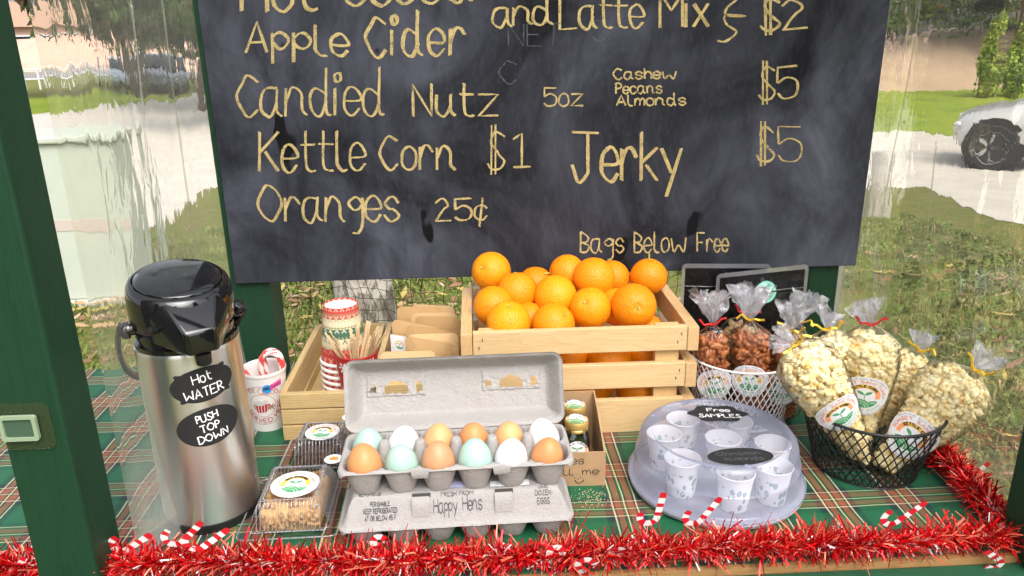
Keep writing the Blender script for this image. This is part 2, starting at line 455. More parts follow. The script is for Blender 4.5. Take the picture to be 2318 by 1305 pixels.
o=blades(78000,[(-1.3,1.2,1.9,5.2),(-3.2,-1.0,1.6,7.5),(.95,3.2,1.1,3.8),(.9,2.4,.8,3.0),(1.4,3.9,3.2,5.6),(2.0,4.0,4.6,7.2)],.025,.065,3).build('grass',gm); o['kind']='stuff'
r=np.random.RandomState(5); M=MB()
for i in range(1500):
    x0,x1,y0,y1=[(-1.3,1.2,1.9,5.5),(-3,-.9,1.5,5),(1,4,1.2,5.5)][i%3]
    if i%3==2 and i%2: continue
    x=r.uniform(x0,x1);y=r.uniform(y0,y1);z=gz(y)+r.uniform(.03,.06);L=r.uniform(.025,.06);a=r.uniform(0,2*PI)
    R=Euler((r.uniform(-.5,.5),r.uniform(-.5,.5),a)).to_matrix(); P=[(-L,0,0),(-.3*L,-.32*L,.1*L),(.45*L,-.25*L,.05*L),(L,0,.2*L),(.45*L,.25*L,.05*L),(-.3*L,.32*L,.1*L)]
    k=int(r.choice([0,0,1,2,3]))
    M.add([Vector((x,y,z))+R@Vector(q) for q in P],[tuple(range(6))],k)
lm=[mat('leaf_brown',(.24,.12,.06),.7),mat('leaf_tan',(.42,.26,.13),.7),mat('leaf_pink',(.46,.30,.22),.7),mat('leaf_yellow',(.45,.34,.08),.6)]
o=M.build('fallen_leaves',lm); o['kind']='stuff'
# ================================================================ trees
def foliage(M,clumps,n,size,seed,mats=1,droop=0):
    r=np.random.RandomState(seed); tot=sum(c[3]*c[4]*c[5] for c in clumps)
    for cx,cy_,cz,rx,ry,rz in clumps:
        k=int(n*rx*ry*rz/tot); mi=None
        for i in range(k):
            d=r.normal(size=3); d/=np.linalg.norm(d); rad=r.uniform(.25,1)**.4; 
            bumpy=1+.35*noise.noise((d[0]*2.2+cx,d[1]*2.2+cy_,d[2]*2.2+cz))
            p=np.array([cx+d[0]*rx*rad*bumpy,cy_+d[1]*ry*rad*bumpy,cz+d[2]*rz*rad*bumpy])
            if noise.noise((p[0]*1.6,p[1]*1.6,p[2]*1.6+9))<-.22: continue
            s=size*r.uniform(.6,1.5); R=Euler((r.uniform(-1.2,1.2),r.uniform(-1.2,1.2),r.uniform(0,6.3))).to_matrix()
            q=[(-s*.3,0,0),(0,-s*.28,.05*s),(s*.7,0,-droop*s),(0,s*.28,.05*s)]
            P=Vector(p.tolist()); kk=int(noise.noise((p[0]*.9+4,p[1]*.9,p[2]*.9))*1.6*mats/2+mats/2+r.uniform(-.6,.6)); kk=min(max(kk,0),mats-1)
            M.add([P+R@Vector(v) for v in q],[(0,1,2,3)],kk)
BARK=mat('bark',(.10,.07,.05),.9,var=.3,vs_=12,bp=.6,bs_=25,bd=.02)
DK=[mat('needles_dark',(.025,.040,.012),.7),mat('needles_olive',(.06,.075,.018),.7),mat('needles_green',(.06,.11,.02),.7),mat('needles_brown',(.09,.06,.03),.8)]
LT=[mat('leaf_mid_green',(.09,.16,.03),.6),mat('leaf_bright_green',(.20,.30,.04),.6),mat('leaf_lime',(.36,.42,.04),.6)]
def tree(name,label,cat,pos,th,tr,clumps,n,size,mats,seed,group=None,droop=0,flowers=None,barkm=BARK):
    pos=Vector(pos); t=thing(name,label,cat,pos,group=group)
    M=MB(); path=[(0.02*math.sin(i)*th*.3,0.02*math.cos(i*1.7)*th*.2,th*i/6) for i in range(7)]
    M.tube(path,[tr*(1.15-.11*i) for i in range(7)],10)
    for c in clumps[:6]: M.tube([(0,0,th*.55),((c[0])*.5,c[1]*.5,(c[2]+th*.5)/2),(c[0],c[1],c[2])],[tr*.4,tr*.28,tr*.1],6)
    M.build('trunk',barkm,t,local=True,smooth=True)
    M=MB(); foliage(M,clumps,n,size,seed,len(mats),droop); M.build('crown',mats,t,local=True)
    if flowers:
        M=MB(); rr=np.random.RandomState(seed+1)
        for i in range(26):
            c=clumps[rr.randint(len(clumps))]; d=rr.normal(size=3); d/=np.linalg.norm(d); d[1]=-abs(d[1])
            M.lathe([(0,-.09),(.12,0),(0,.09)],(c[0]+d[0]*c[3],c[1]+d[1]*c[4],c[2]+d[2]*c[5]),6)
        M.build('blossom',flowers,t,local=True)
    return t
rr=np.random.RandomState(2)
def hang(n,w,zlo,zhi,seed):
    r=np.random.RandomState(seed); return [(r.uniform(-w,w),r.uniform(-w*.5,w*.5),r.uniform(zlo,zhi),r.uniform(.7,1.3),r.uniform(.7,1.2),r.uniform(.5,1.0)) for _ in range(n)]
G1=[('dark drooping evergreen far left behind the parked cars',-13.5,30,5.5),('dark drooping evergreen behind the grey utility cabinet',-8.7,24,4.2),('dark drooping evergreen next to the upper left corner of the chalkboard',-5.4,19,3.2)]
for i,(lb,x,y,wd) in enumerate(G1):
    tree('evergreen_tree',lb,'tree',(x,y,gz(y)),7,.28,hang(16,wd*.8,3.6,7.8,i)+hang(9,wd*.75,2.7,3.6,i+9),11000,.34,DK,20+i,'dark evergreens beyond the lawn',.5)
tree('evergreen_tree','dark drooping evergreen at the top right above the bright shrubs','tree',(19.5,29,gz(29)),8,.3,hang(16,4.6,4.0,8.5,31)+hang(8,3.6,3.4,4.4,32),9000,.3,DK,41,'dark evergreens beyond the lawn',.5)
for i,(x,y,s_,lb) in enumerate(((-3.4,-4.2,.9,'unseen evergreen added behind the camera to darken the left of the steel flask'),(.9,-6.5,1.0,'unseen evergreen added behind the camera to darken the middle of the steel flask'),(4.6,-3.0,.8,'unseen evergreen added behind the camera to darken the right of the steel flask'))):
    tree('evergreen_tree',lb,'tree',(x,y,0),5.5*s_,.25,[(0,0,.9+k*.8,1.15-.13*k,1.15-.13*k,.75) for k in range(7)],3000,.35,DK,70+i)  # unseen trees added behind the camera for dark bands in the steel reflection
YEL=mat('yellow_blossom',(.75,.45,.03),.6)
tree('flowering_bush','broad green bush with yellow flowers on top of the tan bank','bush',(15.6,32,.9),1.2,.1,[(-3.6,0,1.3,2.4,1.2,1.2),(-.5,0,1.6,2.6,1.2,1.4),(2.6,0,1.5,2.3,1.2,1.3),(5.4,0,1.8,2.2,1.2,1.5)],7000,.26,LT[:2]+DK[2:3],51,flowers=YEL)
for i,(px,lb) in enumerate(((2190,'bright yellow green conical shrub left of its pair'),(2262,'bright yellow green conical shrub right of its pair at the photo edge'))):
    q=G(px,222); hh=2.35
    cl=[(0,0,.3+k*.27,.50*(1-abs(k-2.2)/8.0),.50*(1-abs(k-2.2)/8.0),.36) for k in range(8)]
    tree('conical_shrub',lb,'shrub',(q.x,q.y,q.z),1.2,.06,cl,8200,.10,LT[1:],60+i,'pair of conical shrubs')
# pale birch-like trunk right behind the stand
def barkw():
    m,t,b,N=nodes('pale_bark'); v=objc(t,(1,1,.45)); n1=noise_(t,34,5,.7,v); n2=noise_(t,6,3,.6)
    c=mixc(t,ramp(t,n1,[(.46,0.),(.60,1.)]),(.50,.46,.40),(.15,.13,.10)); c=mixc(t,ramp(t,n2,[(.45,0.),(.68,1.)]),c,(.13,.105,.08))
    t.links.new(c,b.inputs['Base Color']); b.inputs['Roughness'].default_value=.9; bump(t,b,n1,.7,.01); return m
PB=barkw(); t=thing('pale_tree','pale mottled tree trunk behind the netting under the chalkboard','tree',(-.63,4.0,gz(4)))
M=MB(); M.tube([(0,0,-.1),(.0,0,.3),(.01,0,.8),(-.02,.05,1.6),(.03,.1,2.6),(0,.1,3.8)],[.185,.158,.15,.14,.12,.09],18)
M.tube([(0,.05,1.9),(.6,.3,2.8),(1.2,.5,3.6)],[.09,.06,.03],8); M.tube([(0,.05,2.0),(-.6,.4,2.9),(-1.3,.6,3.7)],[.09,.06,.03],8); M.build('trunk',PB,t,local=True,smooth=True)
M=MB(); foliage(M,[(0,.2,4.2,1.0,.9,.6),(1.2,.5,3.8,.6,.6,.5),(-1.3,.6,3.9,.6,.6,.5)],1500,.10,77,2); M.build('crown',LT[:2],t,local=True)
STONE=mat('grey_stone',(.30,.29,.26),.9,var=.25,vs_=14,bp=.6,bs_=40,bd=.01)
M=MB(); q=PY(1050,700,2.6)
def rock(u,v):
    a=u*2*PI; b=(v-.5)*PI; k=1+.22*noise.noise((math.cos(a)*math.cos(b)*1.5,math.sin(a)*math.cos(b)*1.5,math.sin(b)*1.5+4))
    return (.05+.17*k*math.cos(a)*math.cos(b)+.08*math.sin(b),2.75+.16*k*math.sin(a)*math.cos(b),.30+.52*k*math.sin(b))
M.grid(28,16,rock); tag(M.build('standing_stone',STONE,smooth=True),'grey standing stone just beyond the netting behind the orange crate','stone')
# grey post right of the chalkboard
a=G(1925,496); M=MB(); h_=a.length*.085
M.lathe([(.10,-.1),(.10,.02),(.09,.06),(.085,.60),(.07,.64),(0,.65)],(a.x,a.y,a.z),20)
tag(M.build('concrete_bollard',mat('grey_concrete',(.33,.31,.28),.9,var=.15,vs_=8),smooth=40),'short grey concrete bollard on the lawn right of the chalkboard','bollard')
# ---------------------------------------------------------------- utility cabinet
UB=mat('cabinet_paint',(.46,.50,.42),.55,var=.05,vs_=5); q=G(128,694); t=thing('utility_cabinet','pale green metal utility cabinet with peeling stickers standing left of the lawn','cabinet',q,math.radians(4))
M=MB(); M.box((0,.26,.53),(.56,.48,1.0)); M.build('body',UB,t,local=True,bevel=.012)
M=MB(); M.box((0,.255,1.045),(.60,.53,.04)); M.build('lid',UB,t,local=True,bevel=.01)
M=MB(); M.box((0,.26,0.0),(.68,.60,.06)); M.build('base_pad',CONC,t,local=True,bevel=.01)
M=MB(); M.box((-.10,.014,.30),(.07,.03,.05)); M.build('padlock',mat('dark_metal',(.05,.05,.05),.4,.8),t,local=True,bevel=.004)
M=MB(); M.box((.14,.0185,.52),(.20,.004,.07)); M.box((.0,.0185,.44),(.09,.004,.07)); M.build('faded_sticker',mat('faded_pink',(.50,.43,.38),.7),t,local=True)
# ---------------------------------------------------------------- cars
GLASS=mat('car_glass',(.02,.025,.03),.05); TYRE=mat('tyre',(.015,.015,.015),.8); RIM=mat('alloy',(.62,.62,.63),.3,.25); LAMP=mat('headlight',(.7,.72,.75),.1)
def car(label,loc,rz,paint,group=None):
    t=thing('parked_car',label,'car',loc,rz,group)
    # length along x, nose at -x
    st=[(-1.95,.55,.36,.50,.56),(-1.89,.78,.24,.60,.68),(-1.70,.86,.20,.66,.76),(-1.2,.90,.2,.74,.86),(-.75,.91,.2,.80,.93),(0,.92,.2,.83,.95),(1.2,.92,.2,.86,.98),(1.75,.88,.22,.88,1.0),(2.1,.78,.3,.84,.95),(2.16,.6,.45,.72,.8)]
    M=MB(); n=len(st)
    def sec(x,w,b,s,tp):
        h=[(w*.9,b),(w,b+.12),(w*1.0,(b+s)/2),(w*.985,s),(w*.86,s+(tp-s)*.75),(w*.5,tp),(0,tp+.015)]
        return [(x,a,z) for a,z in h]+[(x,-a,z) for a,z in h[-2::-1]]
    R=[sec(*q) for q in st]; k=len(R[0]); fs=[]
    for i in range(n-1):
        for j in range(k): fs.append((i*k+j,i*k+(j+1)%k,(i+1)*k+(j+1)%k,(i+1)*k+j))
    fs+=[tuple(range(k)),tuple((n-1)*k+j for j in range(k-1,-1,-1))]
    M.add(sum(R,[]),fs)
    cb=[(-.95,.80,.92),(-.15,.66,1.36),(.55,.66,1.42),(1.25,.64,1.36),(1.95,.74,.98)]
    M2=MB(); R=[]
    for x,w_,z in cb: R.append([(x,.80 if z<1 else .84,.90),(x,w_,z),(x,0,z+.03),(x,-w_,z),(x,-.80 if z<1 else -.84,.90)])
    fs=[(i*5+j,i*5+j+1,(i+1)*5+j+1,(i+1)*5+j) for i in range(4) for j in range(4)]
    M2.add(sum(R,[]),fs,[1 if (i in(1,2) and j in(1,2)) else 0 for i in range(4) for j in range(4)])
    body=M.build('body',paint,t,local=True,smooth=50,sub=1); M2.build('cabin',[GLASS,paint],t,local=True,smooth=40)
    for sx in(-1.38,1.32):
        for sy in(-1,1):
            M=MB(); R3=Matrix.Rotation(PI/2,3,'X'); M.lathe([(.20,-.11),(.30,-.115),(.325,-.07),(.325,.07),(.30,.115),(.20,.11)],(sx,sy*.83,.31),28,0,R=R3)
            wh=M.build('wheel',TYRE,t,local=True,smooth=40)
            M=MB(); M.lathe([(0,-.105),(.05,-.11),(.05,-.09),(.2,-.075),(.225,-.118),(.225,.118),(.2,.075),(.05,.09),(.05,.11),(0,.105)],(sx,sy*.83,.31),28,0,R=R3)
            for q in range(5):
                a=q*2*PI/5; M.box((sx+.13*math.cos(a),sy*.925,.31+.13*math.sin(a)),(.17,.03,.05),0,Matrix.Rotation(-a,3,'Y'))
            M.build('rim',RIM,wh,local=True,smooth=40)
            M=MB(); M.lathe([(.39,-.01),(.395,.0),(.0,.0)],(sx,sy*.895,.33),28,0,R=R3 if sy<0 else R3)
            M.build('wheel_arch',TYRE,t,local=True)
    for sy in(-1,1):
        M=MB(); M.lathe([(0,-.03),(.10,0),(.09,.03),(0,.05)],(-1.86,sy*.60,.60),14,0,sx=.9,sy=1.5); M.build('headlight',LAMP,t,local=True,smooth=True)
        M=MB(); M.box((-.72,sy*.98,.98),(.12,.16,.11)); M.build('mirror',paint,t,local=True,bevel=.03)
    return t
SIL=mat('silver_paint',(.62,.61,.60),.25,.3,coat=.6)
q=G(2196,386); a=math.atan2(q.x,q.y); ax=Vector((math.cos(a),-math.sin(a),0)); bd=Vector((math.sin(a),math.cos(a),0))
car('silver car parked on the driveway at the right edge of the photo',q+ax*1.38+bd*.85+Vector((0,0,.0)),-a,SIL)
for px,py,rz,lb,c in ((215,203,2.0,'pale blue car parked beyond the far lawn, leftmost of the three',(.42,.52,.60)),(297,208,1.9,'dark grey car parked beyond the far lawn, middle of the three',(.13,.15,.18)),(432,184,1.7,'slate blue car beyond the far lawn closest to the chalkboard',(.16,.20,.28))):
    q=G(px,py); car(lb,q,rz,mat('car_paint',c,.25,.2,coat=.6),'cars parked beyond the far lawn')
# ---------------------------------------------------------------- house and low fence far left
q=G(15,168); t=thing('house','pale pink house with tan roof far behind the lawn at the upper left','house',(q.x-6,q.y+16,gz(30)),.3)
HW=mat('stucco',(.55,.36,.27),.9,var=.05,vs_=2)
M=MB(); M.box((0,0,1.5),(16,8,3.0)); M.build('wall',HW,t,local=True)
M=MB(); M.add([(-8.6,-4.6,3),(8.6,-4.6,3),(8.6,4.6,3),(-8.6,4.6,3),(-6,0,5),(6,0,5)],[(0,1,5,4),(2,3,4,5),(0,4,3),(1,2,5),(0,3,2,1)]); M.build('roof',mat('roof_tile',(.35,.22,.15),.9),t,local=True)
for x in(-5,-.5,5.5):
    M=MB(); M.box((x,-4.02,1.7),(1.6,.06,1.2)); wd=M.build('window',GLASS,t,local=True)
    M=MB(); 
    for dx,dz,sx_,sz in((0,.64,1.8,.1),(0,-.64,1.8,.1),(-.85,0,.1,1.38),(.85,0,.1,1.38)): M.box((x+dx,-4.06,1.7+dz),(sx_,.08,sz))
    M.build('frame',WHITEP,wd,local=True)
M=MB(); M.box((2.6,-4.03,1.05),(1.0,.08,2.1)); M.build('door',mat('door_white',(.7,.68,.65),.5),t,local=True)
q=G(60,205); t=thing('rail_fence','white rail fence across the far lawn at the left','fence',q)
p2=G(250,196); d=p2-q
for i in range(7):
    M=MB(); c=q+d*(i/6); M.box((c.x,c.y,c.z+.45),(.07,.07,.95)); M.build('post',WHITEP,t)
for z in(.45,.85):
    M=MB(); M.tube([q+Vector((0,0,z)),p2+Vector((0,0,z))],.035,6); M.build('rail',WHITEP,t)
# ================================================================ the stand
st=thing('market_stand','green painted wooden stand with posts, counter and front rail','stand',(0,1.15,0))
TOP=2.25
for x0,x1,y0,y1,z0 in((-.548,-.477,.81,.878,0),(.683,.755,.775,.845,0),(-.462,-.391,1.386,1.47,0),(.631,.690,1.386,1.47,0)):
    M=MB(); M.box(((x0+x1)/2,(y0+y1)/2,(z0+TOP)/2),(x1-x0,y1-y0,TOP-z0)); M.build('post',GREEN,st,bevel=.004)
M=MB(); M.box((-.13,1.152,.836),(1.75,.694,.022)); M.build('counter_board',PLY,st)
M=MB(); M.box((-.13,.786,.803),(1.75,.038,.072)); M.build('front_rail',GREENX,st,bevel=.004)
for bx_ in((-.512,.844,1.13,.066),(.719,.81,1.13,.066)):
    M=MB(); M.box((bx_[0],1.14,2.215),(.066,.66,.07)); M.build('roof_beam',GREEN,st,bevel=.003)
for by_ in(.80,1.48):
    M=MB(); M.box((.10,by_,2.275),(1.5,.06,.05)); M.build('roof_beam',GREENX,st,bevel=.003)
ROOF=False
if ROOF:
    M=MB(); M.add([(-.95,.60,2.42),(.95,.60,2.42),(.95,1.75,2.15),(-.95,1.75,2.15),(-.95,.60,2.44),(.95,.60,2.44),(.95,1.75,2.17),(-.95,1.75,2.17)],[(0,3,2,1),(4,5,6,7),(0,1,5,4),(2,3,7,6),(1,2,6,5),(0,4,7,3)]); M.build('roof',GREENX,st)
def plaid():
    m,t,b,N=nodes('plaid_cloth'); tc=N('TexCoord'); nz=N('TexNoise'); nz.inputs['Scale'].default_value=7; t.links.new(tc.outputs['Object'],nz.inputs['Vector'])
    sub=N('VectorMath',operation='SUBTRACT'); t.links.new(nz.outputs['Color'],sub.inputs[0]); sub.inputs[1].default_value=(.5,.5,.5)
    scl=N('VectorMath',operation='SCALE'); t.links.new(sub.outputs[0],scl.inputs[0]); scl.inputs['Scale'].default_value=.008
    add=N('VectorMath',operation='ADD'); t.links.new(tc.outputs['Object'],add.inputs[0]); t.links.new(scl.outputs[0],add.inputs[1])
    sp=N('SeparateXYZ'); t.links.new(add.outputs[0],sp.inputs[0]); P=.1012
    def axis(o,off):
        x=math_(t,'FRACT',math_(t,'DIVIDE',math_(t,'ADD',o,off),P))   # 0..1 over a repeat, the stripe group starts at 0
        g=[(0,0)]; n=N('ValToRGB'); n.color_ramp.interpolation='CONSTANT'; e=n.color_ramp.elements
        G_=(.012,.125,.052); NV=(.012,.030,.050); RU=(.30,.095,.05); YE=(.72,.62,.34); DG=(.010,.05,.026)
        seq=[(0,YE),(.022,NV),(.05,RU),(.135,NV),(.15,G_),(.172,YE),(.192,DG),(.225,RU),(.315,NV),(.345,YE),(.367,NV),(.43,DG),(.46,G_),(.88,DG),(.93,NV)]
        while len(e)<len(seq): e.new(.5)
        for q,(p,c) in zip(e,seq): q.position=p; q.color=c4(c)
        t.links.new(x,n.inputs[0]); return n.outputs[0],x
    cx,xx=axis(sp.outputs[0],-.519+.036+.1012*20); cyy,_=axis(sp.outputs[1],-.957+.036+.1012*20)
    # weave: a twill of diagonal threads picks warp or weft
    tw=math_(t,'FRACT',math_(t,'MULTIPLY',math_(t,'ADD',sp.outputs[0],sp.outputs[1]),420.0)); tw=math_(t,'GREATER_THAN',tw,.5)
    w_=mixc(t,math_(t,'ADD',math_(t,'MULTIPLY',tw,.3),.35),cx,cyy)
    li=mixc(t,.5,cx,cyy,'LIGHTEN') ; col=mixc(t,.45,w_,li)
    f=noise_(t,16,4); col=mixc(t,math_(t,'MULTIPLY',f,.25),col,(.01,.03,.02))
    t.links.new(col,b.inputs['Base Color']); b.inputs['Roughness'].default_value=.55; b.inputs['Specular IOR Level'].default_value=.4
    fb=N('Bump'); fb.inputs['Strength'].default_value=.35; fb.inputs['Distance'].default_value=.004; t.links.new(noise_(t,22,3,.5,objc(t,(.5,1.6,1),False),.6),fb.inputs['Height']); t.links.new(fb.outputs[0],b.inputs['Normal'])
    return m
M=MB()
def cl(u,v):
    x=-.98+u*1.712; y=.812+v*.69; z=.8508+.0018*noise.noise((x*5,y*12,0))+.0010*noise.noise((x*14,y*30,4)); 
    if v<.001: z-=.002
    return (x,y,max(z,.8485))
M.grid(180,110,cl); tag(M.build('tablecloth',plaid(),smooth=True),'green and rust tartan cloth spread over the counter','tablecloth')
# bird netting behind the counter
NET=mat('net_cord',(.012,.03,.018),.7); M=MB(); r=np.random.RandomState(4); nx,nz=46,18
P=[[(-.41+1.06*i/nx+r.normal(0,.0035)+.012*math.sin(j*.6+i*.3),1.53+.012*math.sin(i*.5)+r.normal(0,.003),.70+.44*j/nz+r.normal(0,.0035)-.010*math.sin(i*.35+j*.2)) for j in range(nz+1)] for i in range(nx+1)]
for i in range(nx+1): M.tube(P[i],.0006,4)
for j in range(nz+1): M.tube([P[i][j] for i in range(nx+1)],.0006,4)
for i in range(nx+1):
    for j in range(nz+1): M.lathe([(0,-.0013),(.0013,0),(0,.0013)],P[i][j],5)
tag(M.build('bird_netting',NET),'black bird netting stretched behind the counter below the chalkboard','netting')
# clear vinyl side curtains
def vinyl(veil=.09,gl_=.6,col=(.99,.975,.92),bd_=.03):
    m,t,b,N=nodes('clear_vinyl'); out=t.nodes['Material Output']; t.nodes.remove(b)
    rf=N('BsdfRefraction'); rf.inputs['IOR'].default_value=1.014; rf.inputs['Roughness'].default_value=0; rf.inputs[0].default_value=c4(col)
    gl=N('BsdfGlossy'); gl.inputs['Roughness'].default_value=.04
    v1=objc(t,(1,1,.50),False); n1=noise_(t,26,3,.5,v1,.8); n2=noise_(t,7,2,.5,v1,.4); n3=noise_(t,70,2,.5,objc(t,(1,1,.16),False),.5)
    h=math_(t,'ADD',math_(t,'MULTIPLY',n2,1.0),math_(t,'ADD',math_(t,'MULTIPLY',n1,.16),math_(t,'MULTIPLY',n3,.010)))
    bn=N('Bump'); bn.inputs['Strength'].default_value=1; bn.inputs['Distance'].default_value=bd_; t.links.new(h,bn.inputs['Height'])
    b2=N('Bump'); b2.inputs['Strength'].default_value=.5; b2.inputs['Distance'].default_value=.02; t.links.new(h,b2.inputs['Height'])
    t.links.new(bn.outputs[0],rf.inputs['Normal']); t.links.new(b2.outputs[0],gl.inputs['Normal'])
    lw=N('LayerWeight',i_Blend=.25); t.links.new(b2.outputs[0],lw.inputs['Normal'])
    f=math_(t,'ADD',math_(t,'MULTIPLY',lw.outputs['Fresnel'],gl_),.012)
    a=N('MixShader'); t.links.new(f,a.inputs[0]); t.links.new(rf.outputs[0],a.inputs[1]); t.links.new(gl.outputs[0],a.inputs[2])
    tl=N('BsdfTranslucent'); tl.inputs[0].default_value=(.9,.88,.8,1); q=N('MixShader'); sz_=N('SeparateXYZ'); tc_=N('TexCoord'); t.links.new(tc_.outputs['Object'],sz_.inputs[0]); mr=N('MapRange'); mr.inputs[1].default_value=.85; mr.inputs[2].default_value=1.02; mr.inputs[3].default_value=veil*3.4; mr.inputs[4].default_value=veil; t.links.new(sz_.outputs[2],mr.inputs[0]); t.links.new(math_(t,'MULTIPLY',mr.outputs[0],math_(t,'ADD',math_(t,'MULTIPLY',n1,.8),.6)),q.inputs[0])  # milky veil: vinyl haze plus painted sky glare, denser towards the hem
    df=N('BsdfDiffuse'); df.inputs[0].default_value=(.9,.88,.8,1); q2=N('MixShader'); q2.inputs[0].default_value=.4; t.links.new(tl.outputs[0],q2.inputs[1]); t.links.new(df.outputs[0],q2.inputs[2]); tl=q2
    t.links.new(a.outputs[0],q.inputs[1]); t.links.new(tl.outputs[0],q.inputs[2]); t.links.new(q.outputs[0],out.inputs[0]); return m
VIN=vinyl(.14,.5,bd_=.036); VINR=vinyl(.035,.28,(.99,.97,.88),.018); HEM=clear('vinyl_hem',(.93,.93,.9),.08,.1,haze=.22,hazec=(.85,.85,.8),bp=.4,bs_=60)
def vx(y,z):
    k=max(0,1-(z-.85)/.35); s=max(0,math.sin(PI*min(max((y-.88)/(1.40-.88),0),1)))
    return -.462+.012*math.sin(y*9)+ (.085*k*k)*s**.7
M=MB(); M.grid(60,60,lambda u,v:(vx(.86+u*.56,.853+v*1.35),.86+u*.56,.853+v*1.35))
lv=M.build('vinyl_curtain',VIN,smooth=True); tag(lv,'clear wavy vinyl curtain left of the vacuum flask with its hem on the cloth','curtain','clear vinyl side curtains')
WM[lv.name]=Matrix(); M=MB(); M.grid(60,2,lambda u,v:(vx(.86+u*.56,.853+v*.03)+.002+.0,.86+u*.56,.853+v*.030)); M.grid(40,2,lambda u,v:(vx(.86+u*.56,.853)+.001-.03*v-.0,.86+u*.56,.8528)); M.build('hem',HEM,lv,smooth=True)
M=MB(); M.grid(40,60,lambda u,v:(.757+.010*math.sin(u*7+v*2),.80+u*.75,.45+v*1.75)); rv=M.build('vinyl_curtain',VINR,smooth=True); tag(rv,'clear wavy vinyl curtain at the right end of the counter beyond the red tinsel','curtain','clear vinyl side curtains')
WM[rv.name]=Matrix()
M=MB(); M.grid(2,40,lambda u,v:(.754,1.5+u*.05,.45+v*1.75)); M.build('hem',HEM,rv)
CRS=clear('vinyl_crease',(.96,.96,.92),.06,.1,haze=.10,hazec=(.9,.88,.78),edge=.2)
for y0,y1,z0,z1 in((1.265,1.295,.90,2.1),(1.10,1.17,1.12,1.55)):
    M=MB(); P=[(lambda y,z:(vx(y,z)+.001,y+.010*noise.noise((z*5,y0*20,0)),z))(y0+(y1-y0)*k/30,z0+(z1-z0)*k/30) for k in range(31)]
    M.tube(P,[.0011+.0009*abs(noise.noise((k*.4,y0,3))) for k in range(31)],6); M.build('crease',CRS,lv,smooth=True)
for y0,y1,z0,z1 in((1.375,1.33,.62,2.1),(1.17,1.215,.80,1.32)):
    M=MB(); P=[(.752+.010*math.sin((y-.8)/.75*7+(z-.45)/1.75*2)-.003,y+.014*noise.noise((z*5,y0*20,0)),z) for y,z in [(y0+(y1-y0)*k/30,z0+(z1-z0)*k/30) for k in range(31)]]
    M.tube(P,[.0010+.0009*abs(noise.noise((k*.4,y0,3))) for k in range(31)],6); M.build('crease',CRS,rv,smooth=True)
# clear plate with square frame on the front left post
def px_poly(pts,Y): return [PY(a,b,Y) for a,b in pts]
CL=clear('clear_plate',(.96,.96,.90),.01,.2,haze=.035,hazec=(.6,.6,.35),edge=.15); t=thing('clear_wall_plate','clear rounded plastic plate with a white square frame stuck on the left green post','plate',(-.515,.807,1.085))
def rrect(w,h,r,n=6):
    o=[]
    for cx,cy_,a0 in((w/2-r,h/2-r,0),(-w/2+r,h/2-r,PI/2),(-w/2+r,-h/2+r,PI),(w/2-r,-h/2+r,1.5*PI)):
        o+=[(cx+r*math.cos(a0+PI/2*k/n),cy_+r*math.sin(a0+PI/2*k/n)) for k in range(n+1)]
    return o
cx_=-.524; cz_=1.083
M=MB(); M.prism(rrect(.070,.058,.010),lambda u,v,w:(cx_+u,.8085-w,cz_+v),.001); M.build('plate',CL,t)
M=MB(); a=rrect(.041,.031,.003,2); b_=rrect(.032,.023,.002,2); n=len(a)
M.add([(cx_+u,.8065,cz_+v) for u,v in a]+[(cx_+u,.802,cz_+v) for u,v in a]+[(cx_+u,.802,cz_+v) for u,v in b_]+[(cx_+u,.8065,cz_+v) for u,v in b_],[(k*n+i,k*n+(i+1)%n,(k+1)*n+(i+1)%n,(k+1)*n+i) for k in range(3) for i in range(n)]); M.build('frame',mat('pale_plastic',(.27,.35,.23),.35),t)
M=MB(); M.prism(b_,lambda u,v,w:(cx_+u,.8068-w,cz_+v),.002); M.build('inset',mat('grey_green_plastic',(.055,.105,.07),.3),t)
# ================================================================ chalkboard
def boardmat():
    m,t,b,N=nodes('chalkboard'); v=objc(t,None,False)
    big=noise_(t,3.2,5,.6,v,.8); sw=noise_(t,9,6,.65,objc(t,(1,1,.45),False),1.2); fine=noise_(t,160,4,.7,objc(t,(1,1,.35),False)); spots=noise_(t,12,3,.5,objc(t,(1,1,.5),False))
    g=math_(t,'MULTIPLY',ramp(t,big,[(.35,0.),(.72,1.)]),ramp(t,sw,[(.3,.2),(.75,1.)]))
    c=mixc(t,math_(t,'MULTIPLY',g,.85),(.0065,.0070,.0095),(.15,.16,.21)); c=mixc(t,math_(t,'MULTIPLY',ramp(t,fine,[(.5,0.),(.8,1.)]),.18),c,(.10,.11,.14))
    c=mixc(t,ramp(t,spots,[(.685,0.),(.70,1.)]),c,(.005,.005,.006))
    t.links.new(c,b.inputs['Base Color']); b.inputs['Roughness'].default_value=.62; b.inputs['Specular IOR Level'].default_value=.13; return m
BX0,BX1,BZ0,BY=-.4495,.716,1.066,1.38
t=thing('chalkboard','large black chalkboard menu with yellow chalk handwriting fixed to the back posts','chalkboard',(.13,1.38,1.066))
M=MB(); M.box(((BX0+BX1)/2,BY-.004+.0045,(BZ0+1.72)/2),(BX1-BX0,.009,1.72-BZ0)); bo=M.build('board',boardmat(),t,bevel=.0015)
CH=chalk('yellow_chalk',(.54,.42,.19),.60,700); CG=chalk('grey_chalk',(.10,.105,.12),.64)
def bp(x,y): return PY(x,y,BY-.0048)
def line(txt,x0,x1,y,h,wd=6,dy=0,dbl=1,**k):
    M=MB(); write(M,txt,x0,x1,y,-h,wd,bp,0,.018,dy,dbl=dbl,**k); M.build('lettering',CH,bo)
line('Hot',548,718,26,92,10,-4); line('Cocoa',770,1068,16,90,10,-14)
